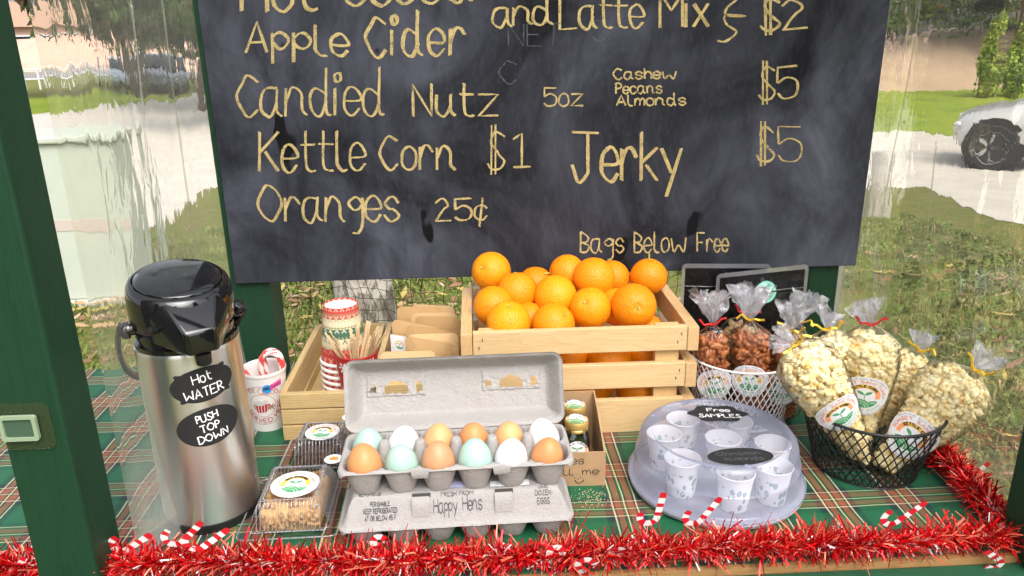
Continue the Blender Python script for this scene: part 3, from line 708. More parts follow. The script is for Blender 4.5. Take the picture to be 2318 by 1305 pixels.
line('and',1116,1250,62,62,7,-8,sp=.05); line('Latte',1268,1455,66,76,7,-4,sp=.1); line('Mix',1494,1604,62,78,8,0); line('$',1722,1765,70,72,7,-4,0); line('2',1772,1826,68,66,7,-4); line('}',1622,1690,92,112,5,dbl=0)
line('Apple',556,787,118,68,8,8); line('Cider',828,1052,128,88,9,-4,sp=.22)
line('Candied',536,870,264,92,7,-4,sp=.12); line('Nutz',935,1126,262,72,7,0); line('5oz',1232,1320,240,40,4,0,0)
line('Cashew',1388,1530,180,24,4,-2,0); line('Pecans',1394,1498,213,24,4,-2,0); line('Almonds',1396,1552,240,24,4,-2,0); line('$',1718,1754,226,74,5,-4,0); line('5',1760,1804,222,70,6,-4)
line('Kettle',588,826,390,90,7,-4,sp=.14); line('Corn',860,1030,384,76,7,0); line('$',1103,1142,384,84,5,-4,0); line('1',1162,1202,378,76,5,0,0)
line('Jerky',1296,1542,408,110,9,4,sp=.14); line('$',1712,1752,364,76,5,0,0); line('5',1762,1812,364,76,5,0)
line('Oranges',584,902,502,80,7,-2,sp=.14); line('25*',986,1102,500,48,6,-4)
line('Bags',1314,1412,572,46,4,0,0); line('Below',1436,1553,572,46,4,-2,0); line('Free',1578,1648,570,42,4,0,0)
for a in (('NET',1150,1270,104,-50),('C',1330,1372,92,-46),('C',1130,1170,190,-50)):
    M=MB(); write(M,*a,3.5,bp,0,.03); M.build('faint_lettering',CG,bo)
# ================================================================ shared stickers
STK=[WPAPER,LORANGE,LGREEN,LPALE,LSALMON,LGREY,BINK,LAMBER]
def sticker(M,R,f,arc='KETTLE CORN',full=True,amber=False,text=True,nr=26,na=84):
    """round shop label; f(u,v) in metres maps onto the surface, f(u,v,lift)"""
    def col(u,v):
        r=math.hypot(u,v)
        h1=math.hypot(u+.16,v+.62); h2=math.hypot(u-.40,v+.66)
        if r<.60:
            if v<-.08 and h1<.46: return 3 if abs(h1-.36)<.02 or abs(h1-.24)<.018 else 2
            if v<-.08 and h2<.44: return 3 if abs(h2-.34)<.02 else 2
            if abs(u)<.016 and -.2<v<.12: return 2
            for sx in(-1,1):
                a,b=u*sx-.15,v-.16; a,b=a*.85+b*.53,-a*.53+b*.85
                if (a/.15)**2+(b/.07)**2<1: return 2
        if .44<r<.62 and v>-.12: return 7 if (amber or v>.28) else 1
        return 0
    vs=[];fs=[];ml=[]
    for i in range(nr+1):
        for k in range(na):
            r=max(i/nr,.001); a=2*PI*k/na; vs.append(f(r*R*math.cos(a),r*R*math.sin(a),0))
    for i in range(nr):
        for k in range(na):
            r=(i+.5)/nr; a=2*PI*(k+.5)/na
            fs.append((i*na+k,(i+1)*na+k,(i+1)*na+(k+1)%na,i*na+(k+1)%na)); ml.append(col(r*math.cos(a),r*math.sin(a)))
    M.add(vs,fs,ml); g=lambda u,v:f(u*R,v*R,.0004)
    if text:
        arc_write(M,'SUNSET SANCTUARY',.69,.125,PI+.12,-.12,.036,g,4)
        arc_write(M,arc,.475,.11,PI*.82,PI*.18,.034,g,6)
        arc_write(M,'JUST KEEP GROWING',.80,.10,PI+.55,2*PI-.55,.024,g,3,True)
        arc_write(M,'PALM AVE SAN BERNARDINO',.88,.05,PI*.85,PI*.15,.014,g,5)
        arc_write(M,'MADE IN A HOME KITCHEN',.95,.05,PI+.5,2*PI-.5,.014,g,5,True)
# ================================================================ vacuum flask
def brushed():
    m,t,b,N=nodes('brushed_steel'); b.inputs['Metallic'].default_value=1; b.inputs['Base Color'].default_value=(.86,.84,.82,1)
    b.inputs['Roughness'].default_value=.32; b.inputs['Anisotropic'].default_value=.92; b.inputs['Anisotropic Rotation'].default_value=.25
    tg=N('Tangent'); tg.direction_type='RADIAL'; tg.axis='Z'; t.links.new(tg.outputs[0],b.inputs['Tangent'])
    n=noise_(t,1,3,.6,objc(t,(260,260,2600),False)); bump(t,b,n,.05,.0005); return m
STEEL=brushed()
FA=math.radians(32); RF=Matrix.Rotation(FA,3,'Z'); fl=thing('vacuum_flask','steel vacuum flask with glossy black pump lid and black hot water labels','flask',(-.395,.985,.8505),RF)
M=MB(); M.lathe([(.0,0),(.066,0),(.0675,.004),(.0675,.013),(.064,.0135)],n=64); M.build('base',BLACKM,fl,local=True,smooth=40)
M=MB(); M.lathe([(.0650,.0130),(.0662,.0145),(.0662,.260),(.0665,.262),(.0655,.2655),(.062,.266)],n=96,cap=False); M.build('body',STEEL,fl,local=True,smooth=50)
M=MB()
def lidp(prof):
    n=72; vs=[];fs=[]
    for r,z,k in prof:
        for i in range(n):
            a=2*PI*i/n; x,y=r*math.cos(a),r*math.sin(a); vs.append((x,y,z+k*(y/.06)*.012))
    for i in range(len(prof)-1):
        for q in range(n): fs.append((i*n+q,i*n+(q+1)%n,(i+1)*n+(q+1)%n,(i+1)*n+q))
    fs.append(tuple((len(prof)-1)*n+q for q in range(n))); M.add(vs,fs)
lidp([(.0645,.2645,0),(.0650,.272,0),(.0605,.2725,0),(.0605,.279,0),(.0620,.2795,0),(.0620,.286,0),(.0605,.2865,0),(.0612,.290,0),(.0632,.2910,0),(.0650,.295,0),(.0655,.304,0),(.0658,.318,.2),(.0655,.330,.6),(.0645,.3385,1),(.0622,.3450,1),(.0585,.3485,1),(.0560,.3488,1),(.0552,.3440,1)])
lid=M.build('lid',BLACKG,fl,local=True,smooth=55)
M=MB(); lidp([(.0540,.3440,1),(.0538,.3490,1),(.0530,.3505,1),(.045,.3520,1),(.030,.3540,1),(.015,.3550,1),(.002,.3553,1)]); M.build('pump_button',BLACKG,lid,local=True,smooth=55)
bm=bmesh.new(); P=[]
for sx in(-1,1): P+=[(sx*.048,-.036,.334),(sx*.032,-.055,.334),(sx*.019,-.094,.304),(sx*.018,-.097,.276),(sx*.016,-.078,.270),(sx*.034,-.054,.274),(sx*.047,-.040,.278),(sx*.052,-.038,.318)]
for p in P: bm.verts.new(p)
bmesh.ops.convex_hull(bm,input=bm.verts); M=MB(); bm.verts.ensure_lookup_table(); bm.verts.index_update()
M.add([v.co for v in bm.verts],[tuple(v.index for v in q.verts) for q in bm.faces]); bm.free()
sp=M.build('spout',BLACKG,lid,local=True,smooth=50,bevel=.011,seg=4)
M=MB(); M.lathe([(.0085,.2575),(.0095,.259),(.0100,.272)],(0,-.086,0),20); M.build('nozzle',BLACKM,sp,local=True,smooth=40)
M=MB(); M.lathe([(0,-.006),(.004,-.006),(.0045,-.003),(.0045,.006)],(-.047,-.053,.303),14,R=Euler((0,-1.2,.6)).to_matrix()); M.build('latch_pin',BLACKM,lid,local=True,smooth=40)
for s in(-1,1):
    M=MB(); M.lathe([(0,.016),(.009,.015),(.0115,.011),(.0115,.004),(.008,.003),(.008,-.006)],(s*.063,.004,.291),22,R=Matrix.Rotation(s*PI/2,3,'Y')); M.build('hinge',BLACKG,lid,local=True,smooth=40)
M=MB(); hp=smooth([(-.078,0),(-.0815,-.014),(-.083,-.04),(-.078,-.075),(-.062,-.1),(-.035,-.113),(0,-.116)],6)
hp3=[(x,.004+(-q)*.62,.296+q*.95) for x,q in hp]; hp3+=[(-x*(.80+.2*min(1,max(0,(z-.262)/.034))),y,z) for x,y,z in hp3[-2::-1]]
vs=[];fs=[];n=len(hp3)
for i,(x,y,z) in enumerate(hp3):
    a=Vector(hp3[max(i-1,0)]);b=Vector(hp3[min(i+1,n-1)]); tt=(b-a).normalized(); o=Vector((x,0,z-.23)).normalized(); sd=tt.cross(o).normalized(); o=sd.cross(tt)
    for k in range(10):
        q=2*PI*k/10; vs.append(Vector((x,y,z))+sd*.0105*math.cos(q)+o*.0042*math.sin(q))
for i in range(n-1):
    for k in range(10): fs.append((i*10+k,i*10+(k+1)%10,(i+1)*10+(k+1)%10,(i+1)*10+k))
fs+=[tuple(range(9,-1,-1)),tuple((n-1)*10+k for k in range(10))]
M.add(vs,fs); M.build('handle',BLACKG,fl,local=True,smooth=60)
def cylf(R,z0,a0=0,tilt=0):
    def f(u,v,l=0):
        u,v=u*math.cos(tilt)-v*math.sin(tilt),u*math.sin(tilt)+v*math.cos(tilt)
        a=u/R+a0; return ((R+.0005+l)*math.sin(a),-(R+.0005+l)*math.cos(a),z0+v)
    return f
def outline(kind,w,h):
    o=[]
    for k in range(72):
        a=2*PI*k/72; c,s=math.cos(a),math.sin(a)
        if kind=='oval': x,y=w*c,h*s
        elif kind=='plaque':
            x,y=w*.97*c,h*.92*s
            if .60<abs(c)<.76: x*=1.13; y*=1.13
        else:
            k_=1+.10*math.cos(6*a); x,y=w*k_*c/1.1,h*(1+.10*math.cos(6*a))*s/1.1
        o.append((x,y))
    return o
def flatlabel(M,o,f,mi=0):
    """label face filled as rings so that it follows a curved surface"""
    n=len(o); vs=[f(0,0)]; fs=[]
    for j in range(1,7): vs+=[f(x*j/6,y*j/6) for x,y in o]
    for k in range(n): fs.append((0,1+k,1+(k+1)%n))
    for j in range(5):
        for k in range(n): fs.append((1+j*n+k,1+(j+1)*n+k,1+(j+1)*n+(k+1)%n,1+j*n+(k+1)%n))
    M.add(vs,fs,mi)
for kind,z0,w_,h_,rows,a0 in (('plaque',.2215,.0430,.0258,[('Hot',-.012,.012,.0035,.013),('WATER',-.026,.024,-.0165,.0125)],-.02),('oval',.1610,.0420,.0270,[('PUSH',-.014,.013,.009,.0105),('TOP',-.012,.012,-.006,.0105),('DOWN',-.018,.021,-.0205,.0105)],-.02)):
    f=cylf(.0662,z0,a0,.10); M=MB(); flatlabel(M,outline(kind,w_,h_),lambda u,v:f(u,v),0); lb=M.build('label',[BLABEL],fl,local=True,smooth=True)
    M=MB()
    for tx,x0,x1,y0,hh in rows: write(M,tx,x0,x1,y0,hh,.0017,lambda u,v:f(u,v,.0004),0,.03,.001)
    M.build('lettering',WINK,lb,local=True)
# ================================================================ cup of candy canes
CUPW=mat('white_cup',(.78,.75,.72),.45); cc=thing('cocoa_cup','white cocoa cup with red print, blue FREE dot and pink tag holding candy canes','cup',(-.3755,1.235,.8505),math.radians(14))
M=MB(); pr=[(.0285,.004),(.0285,.0),(.0295,.0),(.0365,.104),(.0378,.104),(.0382,.107),(.0375,.110),(.0362,.108),(.0350,.104),(.028,.006),(0,.006)]
M.lathe(pr,n=56); M.build('body',CUPW,cc,local=True,smooth=40)
def conef(z0,a0=0,r0=.0295,r1=.0365,hh=.104):
    def f(u,v,l=0):
        z=z0+v; R=r0+(r1-r0)*z/hh+.0004+l; a=u/(r0+(r1-r0)*z0/hh)+a0; return (R*math.sin(a),-R*math.cos(a),z)
    return f
f=conef(.052,-.22); M=MB(); ring=lambda r,n=60,a0=0,a1=2*PI:[(r*math.cos(a0+(a1-a0)*k/n),r*math.sin(a0+(a1-a0)*k/n)) for k in range(n+1)]
for r in(.0365,.0215): M.rib(ring(r),.0006,lambda u,v:f(u,v,.0003),0)
write(M,'Hot',-.026,-.008,.022,.011,.0008,lambda u,v:f(u,v,.0003),0,0,.003); write(M,'Cocoa',-.004,.028,.023,.011,.0008,lambda u,v:f(u,v,.0003),0,0,-.004)
arc_write(M,'SERVED HERE',.0335,.0085,PI+.35,2*PI+.25,.0013,lambda u,v:f(u,v,.0003),0,True)
M.build('print',REDINK,cc,local=True)
M=MB(); mug=[(-.016,.001),(.012,.003),(.011,-.006),(.004,-.013),(-.008,-.014),(-.014,-.008)]
flatlabel(M,mug,lambda u,v:f(u,v,.0003),0)
for k in range(5): M.rib([(-.013+k*.0055,.001),(-.011+k*.0045,-.0125)],.0011,lambda u,v:f(u,v,.0006),1)
for x,y in((-.011,.004),(-.005,.0065),(.001,.0045),(.006,.0075)): flatlabel(M,[(x+.004*math.cos(a),y+.0034*math.sin(a)) for a in [k*PI/6 for k in range(12)]],lambda u,v:f(u,v,.0007),2)
for k in range(6): M.rib([(.0145,-.003),(.0145+.006*math.cos(k*PI/3),-.003+.006*math.sin(k*PI/3))],.0018,lambda u,v:f(u,v,.0009),3)
M.build('mug_picture',[REDINK,CUPW,mat('marshmallow',(.6,.58,.56),.7),mat('cookie_brown',(.36,.20,.10),.8)],cc,local=True)
f=conef(.083,.10); M=MB(); flatlabel(M,ring(.0078,30)[:-1],lambda u,v:f(u,v,.0008)); q=M.build('blue_dot',BLUE,cc,local=True)
M=MB(); write(M,'FREE',-.0055,.0055,-.0025,.0050,.0011,lambda u,v:f(u,v,.0014),0,.02,.002); M.build('lettering',BINK,q,local=True)
f=conef(.088,.53); M=MB(); flatlabel(M,[(-.010,-.006),(-.0095,.004),(0,.0048),(.010,.0056),(.0105,.001),(.0100,-.0045),(0,-.0052)],lambda u,v:f(u,v+u*.18,.0010)); q=M.build('pink_tag',PINK,cc,local=True)
M=MB(); write(M,'candy',-.008,.009,-.0025,.006,.0007,lambda u,v:f(u,v+u*.18,.0015),0); M.build('lettering',BINK,q,local=True)
CANEW=mat('cane_white',(.80,.74,.70),.18,coat=.4); CANER=mat('cane_red',(.78,.07,.06),.18,coat=.4)
def cane(label,base,top,hookdir,R=.0048):
    base=Vector(base); top=Vector(top); z=(top-base).normalized(); h=Vector(hookdir); h=(h-z*h.dot(z)).normalized(); L=(top-base).length; r=.0165
    pts=[base+z*L*k/24 for k in range(25)]+[top+h*(r-r*math.cos(a))+z*r*math.sin(a) for a in [PI*k/20 for k in range(1,21)]]
    e=pts[-1]; pts+= [e-z*.006*k for k in range(1,4)]
    M=MB(); M.tube(pts,R,14,lambda i,k:1 if ((k+i*.9)%14)<5 or 8<=((k+i*.9)%14)<9.6 else 0)
    tag(M.build('candy_cane',[CANEW,CANER],smooth=True),label,'candy cane','candy canes in the cocoa cup')
cane('red and white candy cane with its hook on the right side of the cocoa cup',(-.385,1.243,.87),(-.379,1.237,.968),(1,.1,0))
cane('red and white candy cane crossing behind the hook in the cocoa cup',(-.365,1.245,.87),(-.378,1.252,.965),(.9,-.2,.2))
cane('leaning candy cane half hidden behind the vacuum flask',(-.372,1.235,.875),(-.412,1.222,.972),(-.7,.7,0))
cane('candy cane leaning at the left rim of the cocoa cup',(-.36,1.222,.875),(-.400,1.215,.958),(-.9,-.4,0))
# ================================================================ wooden trays and crate
def tray(label,x0,x1,y0,y1,z0,z1,name='wooden_tray'):
    t=thing(name,label,'tray',((x0+x1)/2,(y0+y1)/2,z0)); th=.011; n=3; gap=.0018; hh=(z1-z0)/n
    for k in range(n):
        o=.0022*(k%2)
        M=MB(); M.box(((x0+x1)/2,y0+th/2+o*.3,z0+hh*(k+.5)),(x1-x0-.001*k,th,hh-gap)); M.build('front_slat',OLDX,t,bevel=.0015)
        M=MB(); M.box(((x0+x1)/2,y1-th/2,z0+hh*(k+.5)),(x1-x0,th,hh-gap)); M.build('back_slat',OLDX,t,bevel=.0015)
        for x in(x0+th/2-o,x1-th/2+o):
            M=MB(); M.box((x,(y0+y1)/2,z0+hh*(k+.5)),(th,y1-y0-2*th-.001,hh-gap)); M.build('side_slat',OLDY,t,bevel=.0015)
    M=MB(); M.box(((x0+x1)/2,(y0+y1)/2,z0+.006),(x1-x0-2*th-.001,y1-y0-2*th-.001,.006)); M.build('floor',OLDY,t)
    return t
tray('weathered slatted wooden tray holding the paper cups and stirrers',-.337,-.196,1.171,1.495,.8505,.938)
tray('weathered slatted wooden tray packed with kraft pouches',-.192,-.026,1.195,1.495,.8505,.938)
ct=thing('orange_crate','pale new pine crate heaped with oranges','crate',(.165,1.27,.8505))
X0,X1,Y0,Y1=-.014,.336,1.170,1.385
for za,zb,xa,xb in((.998,1.040,X0,X1),(.9325,.976,X0,X1),(.8505,.911,X0,X1)):
    M=MB(); M.box(((xa+xb)/2,Y0-.006,(za+zb)/2),(xb-xa,.012,zb-za)); q=M.build('front_slat',PINE,ct,bevel=.0012)
    M=MB()
    for x in (xa+.012,xb-.013):
        for dz in(.008,-.006): M.box((x+dz*.4,Y0-.0124,(za+zb)/2+dz),(.0012,.001,.005))
    M.build('staple',mat('staple_steel',(.08,.07,.06),.4,.7),q)
    M=MB(); M.box(((xa+xb)/2,Y1+.006,(za+zb)/2),(xb-xa,.012,zb-za)); M.build('back_slat',PINE,ct,bevel=.0012)
    for x in(xa-.0105,xb+.0095):
        M=MB(); M.box((x,(Y0+Y1)/2-.0015 if x<0 else (Y0+Y1)/2,(za+zb)/2-.001),(.0185,Y1-Y0+.028,zb-za)); M.build('side_slat',PINEY,ct,bevel=.0012)
for x in(X0+.018,X1-.040):
    for y in(Y0+.0095,Y1-.0095):
        M=MB(); M.box((x+.011,y,.944),(.040,.018,.186)); M.build('corner_post',PINEZ,ct,bevel=.0012)
M=MB(); M.box(((X0+X1)/2,(Y0+Y1)/2,.857),(X1-X0-.01,Y1-Y0-.04,.006)); M.build('floor',PINE,ct)
for sx in(0,1):
    a=X0 if sx==0 else X1; s=1 if sx==0 else -1
    M=MB(); M.prism([(0,0),(.055,0),(0,.028)],lambda u,v,w:(a+s*(u+.001),Y0+.019+w,1.0+v),.012); M.build('corner_brace',PINE,ct)
# ================================================================ oranges
def peel():
    m,t,b,N=nodes('orange_peel'); f=noise_(t,14,3); oi=N('ObjectInfo')
    c=mixc(t,f,(.82,.27,.004),(.90,.35,.007)); c=mixc(t,math_(t,'MULTIPLY',oi.outputs['Random'],.8),c,(.78,.20,.004)); b.inputs['Specular IOR Level'].default_value=.3
    sp=noise_(t,90,2,.6); c=mixc(t,ramp(t,sp,[(.69,0.),(.75,.7)]),c,(.35,.13,.02))
    t.links.new(c,b.inputs['Base Color']); b.inputs['Roughness'].default_value=.42; b.inputs['Subsurface Weight'].default_value=.12; b.inputs['Subsurface Radius'].default_value=(.01,.004,.001); b.inputs['Subsurface Scale'].default_value=.4
    vo=N('TexVoronoi'); vo.inputs['Scale'].default_value=330; t.links.new(objc(t),vo.inputs['Vector']); bump(t,b,vo.outputs['Distance'],.40,.0016); return m
PEEL=peel(); STEM=mat('green_stem',(.40,.42,.08),.7)
ORR=.0350
M=MB()
def orb(u,v):
    a=u*2*PI; b=(v-.5)*PI; k=1+.012*noise.noise((math.cos(a)*2,math.sin(a)*2,math.sin(b)*2)); dim=.0035*math.exp(-((math.pi/2-b)/.16)**2)
    return (ORR*k*math.cos(b)*math.cos(a),ORR*k*math.cos(b)*math.sin(a),(ORR*k*.985*math.sin(b))-dim)
M.grid(44,28,orb)
def orange(label,px,py,Y,r=1,stem=None,dirv=(0,0,1),grp='oranges heaped in the pine crate'):
    p=PY(px,py,Y); t=thing('orange',label,'orange',p,Vector(dirv).to_track_quat('Z','Y').to_matrix()@Matrix.Scale(r,3),grp)
    global OM
    o=bpy.data.objects.new('peel',OM); link(o,t)
    if stem:
        S=MB(); L=.014 if stem==2 else .003
        S.tube([(0,0,ORR*.985-.006),(0,0,ORR*.985-.002),(.0006,0,ORR*.985-.003+L)],[.0016,.0014,.0018],7)
        for k in range(5):
            a=k*2*PI/5; S.add([(.001*math.cos(a-.8),.001*math.sin(a-.8),ORR-.0025),(.0058*math.cos(a),.0058*math.sin(a),ORR-.0030),(.001*math.cos(a+.8),.001*math.sin(a+.8),ORR-.0025)],[(0,1,2)])
        S.build('stem',STEM,t,local=True)
tmp=M.build('peel',PEEL,smooth=True); OM=tmp.data; bpy.data.objects.remove(tmp)
for a in [("orange at the left end of the heap's top row, overlapping the chalkboard",1112,615,1.335,1.02,1,(-.6,-.8,.5)),
("orange at the top left of the heap with its green stem button uppermost",1171,662,1.285,1.03,1,(-.1,.2,1)),
("orange with a green stalk pointing left, overlapping the bottom of the chalkboard",1284,618,1.335,.95,2,(-1,-.15,.05)),
("tallest round orange in the middle of the top row",1344,631,1.30,1.08,0,(.3,.5,.6)),
("orange half hidden behind the tallest middle orange",1385,630,1.35,.95,0,(.5,.5,.6)),
("orange with a green stalk standing up at the right end of the heap",1468,627,1.335,.97,2,(0,0,1)),
("orange at the left wall of the crate below the top left orange",1117,693,1.255,1.0,0,(.5,.5,.6)),
("orange in the middle of the second row with a smooth side facing out",1257,671,1.265,1.06,0,(.3,.6,.6)),
("orange with a green stem button facing forward in the middle of the heap",1336,698,1.235,1.03,1,(-.45,-.8,.65)),
("large orange with a star shaped stem button at the right of the heap",1434,693,1.225,1.10,1,(.02,-.95,.25)),
("front left orange resting on the top slat with a dark dimple on top",1151,731,1.205,1.05,1,(0,-.35,1)),
("front orange on the top slat left of centre",1253,734,1.205,1.03,1,(.5,-.5,.6)),
("orange wedged behind the top slat at the right corner",1460,752,1.235,.95,0,(.4,.4,.6)),
("orange deep between the two top left oranges",1213,646,1.345,.98,0,(.4,.4,.6)),
("orange peeking between the two front left oranges",1197,725,1.25,.9,0,(.4,.4,.6)),
("orange peeking low behind the large star button orange",1395,695,1.265,.95,0,(.4,.4,.6)),
("leftmost orange seen through the upper gap of the crate",1132,808,1.245,1,0,(0,.3,1)),
("orange with stem button seen through the upper gap of the crate",1204,818,1.215,1.05,1,(.65,-.75,.5)),
("orange in the middle of the upper gap of the crate",1287,806,1.235,1,1,(-.1,-.6,.8)),
("wide orange right of centre in the upper gap of the crate",1379,812,1.22,1.1,0,(0,.3,1)),
("rightmost orange seen through the upper gap of the crate",1458,796,1.235,1,0,(0,.3,1)),
("orange with a stem button seen through the lower gap behind the jars",1344,868,1.235,1.05,1,(-.1,-.9,.3)),
("orange at the right end of the lower gap of the crate",1441,880,1.225,1.05,0,(0,.3,1)),
("orange in the lower gap partly hidden by the open egg carton",1283,872,1.225,1.0,0,(0,.3,1))]: orange(*a)
# ================================================================ paper cups, stirrers, jar in the tray
def fairisle():
    m,t,b,N=nodes('knit_pattern'); tc=N('TexCoord'); sp=N('SeparateXYZ'); t.links.new(tc.outputs['Object'],sp.inputs[0])
    an=math_(t,'ARCTAN2',sp.outputs[1],sp.outputs[0]); u=math_(t,'MULTIPLY',an,18/PI/2*1.0); z=sp.outputs[2]
    zz=math_(t,'DIVIDE',z,.108); n=N('ValToRGB'); n.color_ramp.interpolation='CONSTANT'; e=n.color_ramp.elements
    RD=(.50,.045,.035); CRM=(.66,.54,.38); GN=(.05,.13,.075); RB=(.42,.13,.08)
    seq=[(0,CUPW.node_tree.nodes['Principled BSDF'].inputs[0].default_value[:3]),(.06,RD),(.30,CRM),(.48,GN),(.64,CRM),(.655,(.35,.12,.07)),(.665,CRM),(.80,(.35,.12,.07)),(.81,RB),(.90,RD)]
    while len(e)<len(seq): e.new(.5)
    for q,(p,c) in zip(e,seq): q.position=p; q.color=c4(c)
    t.links.new(zz,n.inputs[0])
    # motifs: repeated crosses / diamonds cut from periodic distances, coarse like stitches
    st=lambda x,k:math_(t,'DIVIDE',math_(t,'FLOOR',math_(t,'MULTIPLY',x,k)),k)
    a1=math_(t,'ABSOLUTE',math_(t,'SUBTRACT',math_(t,'FRACT',st(u,10.)),.5)); a2=math_(t,'ABSOLUTE',math_(t,'SUBTRACT',math_(t,'FRACT',math_(t,'MULTIPLY',st(zz,60.),5.6)),.5))
    dm=math_(t,'ABSOLUTE',math_(t,'SUBTRACT',a1,a2)); cr=math_(t,'LESS_THAN',dm,.085); rg=math_(t,'LESS_THAN',math_(t,'ADD',a1,a2),.62); mk=math_(t,'MULTIPLY',cr,rg)
    n2=N('ValToRGB'); n2.color_ramp.interpolation='CONSTANT'; e=n2.color_ramp.elements
    seq=[(0,(.62,.35,.25)),(.30,(.14,.26,.10)),(.48,(.55,.52,.42)),(.64,(.16,.30,.11)),(.80,(.66,.40,.30)),(.90,(.70,.42,.30))]
    while len(e)<len(seq): e.new(.5)
    for q,(p,c) in zip(e,seq): q.position=p; q.color=c4(c)
    t.links.new(zz,n2.inputs[0]); body=math_(t,'GREATER_THAN',zz,.065)
    col=mixc(t,math_(t,'MULTIPLY',mk,body),n.outputs[0],n2.outputs[0]); t.links.new(col,b.inputs['Base Color']); b.inputs['Roughness'].default_value=.5; return m
KNIT=fairisle(); PC=Vector((-.247,1.300,0)); M=MB()
M.lathe([(.0435,.001),(.0448,.0015),(.0450,.004),(.0438,.0055),(.0425,.006),(.0305,.104),(.0300,.1065),(.0290,.1065),(.0285,.103),(.0285,.0985),(0,.0985)],n=56)
base_=M.build('knit_cup',[KNIT,CUPW],smooth=40)
mesh=base_.data
for p in mesh.polygons:
    c=p.center; 
    if c.z<.0062 or (math.hypot(c.x,c.y)<.0287 and c.z>.09): p.material_index=1
names=['topmost','second','third','fourth','fifth','sixth','seventh']
bpy.data.objects.remove(base_)
for k in range(7):
    o=bpy.data.objects.new('paper_cup',mesh); link(o); o.location=(PC.x+RN(-.0008,.0008),PC.y,.942-.0118*k); o.rotation_euler.z=RN(0,6)
    tag(o,('upside down paper cup with a full red and green knit pattern, topmost of the stack' if k==0 else f'upside down paper cup showing only its white rim, {names[k]} from the top of the stack'),'paper cup','stack of upside down paper cups')
RC=Vector((-.2185,1.255,.8790)); sc_=thing('stirrer_cup','red paper cup with white snowflakes holding wooden stirrers','cup',RC)
M=MB(); M.lathe([(0,.002),(.027,.002),(.0275,0),(.0285,0),(.0372,.094),(.0385,.0945),(.0385,.0965),(.0372,.097),(.036,.094),(.027,.004),(0,.004)],n=48); M.build('body',mat('red_cup',(.42,.015,.02),.4),sc_,local=True,smooth=40)
M=MB()
def flake(f,R):
    for k in range(6):
        a=k*PI/3; c,s=math.cos(a),math.sin(a); M.rib([(0,0),(R*c,R*s)],R*.12,f)
        for q in(.45,.72):
            for d in(-.7,.7): M.rib([(R*q*c,R*q*s),(R*q*c+R*.3*math.cos(a+d),R*q*s+R*.3*math.sin(a+d))],R*.10,f)
for a0,z0,R in((-.55,.078,.0105),(-.75,.030,.009),(-.35,.014,.008),(.9,.085,.008),(.35,.05,.008),(-1.2,.055,.009),(1.5,.04,.009)):
    M=MB(); flake(lambda u,v,f=conef(z0,a0,.0286,.0372,.094):f(u,v,.0003),R); M.build('snowflake_print',WPAPER,sc_,local=True)
STW=wood('stirrer_wood',(.74,.56,.34),(.64,.45,.25),2,40); r=np.random.RandomState(12)
for i in range(46):
    a=r.uniform(0,2*PI); lean=.30 if i<34 else .1; rb=r.uniform(.004,.02); b0=Vector((RC.x+rb*math.cos(a+2.5),RC.y+rb*math.sin(a+2.5),RC.z+.006))
    rt=r.uniform(.026,.035) if i<34 else r.uniform(0,.024); p1=Vector((RC.x+rt*math.cos(a),RC.y+rt*math.sin(a),RC.z+.095)); d=(p1-b0).normalized()
    L=.140 if i%4 else .118
    x=Vector((-math.sin(a+r.uniform(-.5,.5)),math.cos(a),0)); x=(x-d*x.dot(d)).normalized(); y=d.cross(x)
    Q=Matrix((x,y,d)).transposed(); M=MB(); M.box((0,0,L/2),(.0052,.0013,L)); o=M.build('stirrer',STW,bevel=.0004); o.matrix_basis=Matrix.Translation(b0)@Q.to_4x4()
    tag(o,'thin flat wooden stirrer standing in the red snowflake cup','stirrer','wooden stirrers in the red cup')
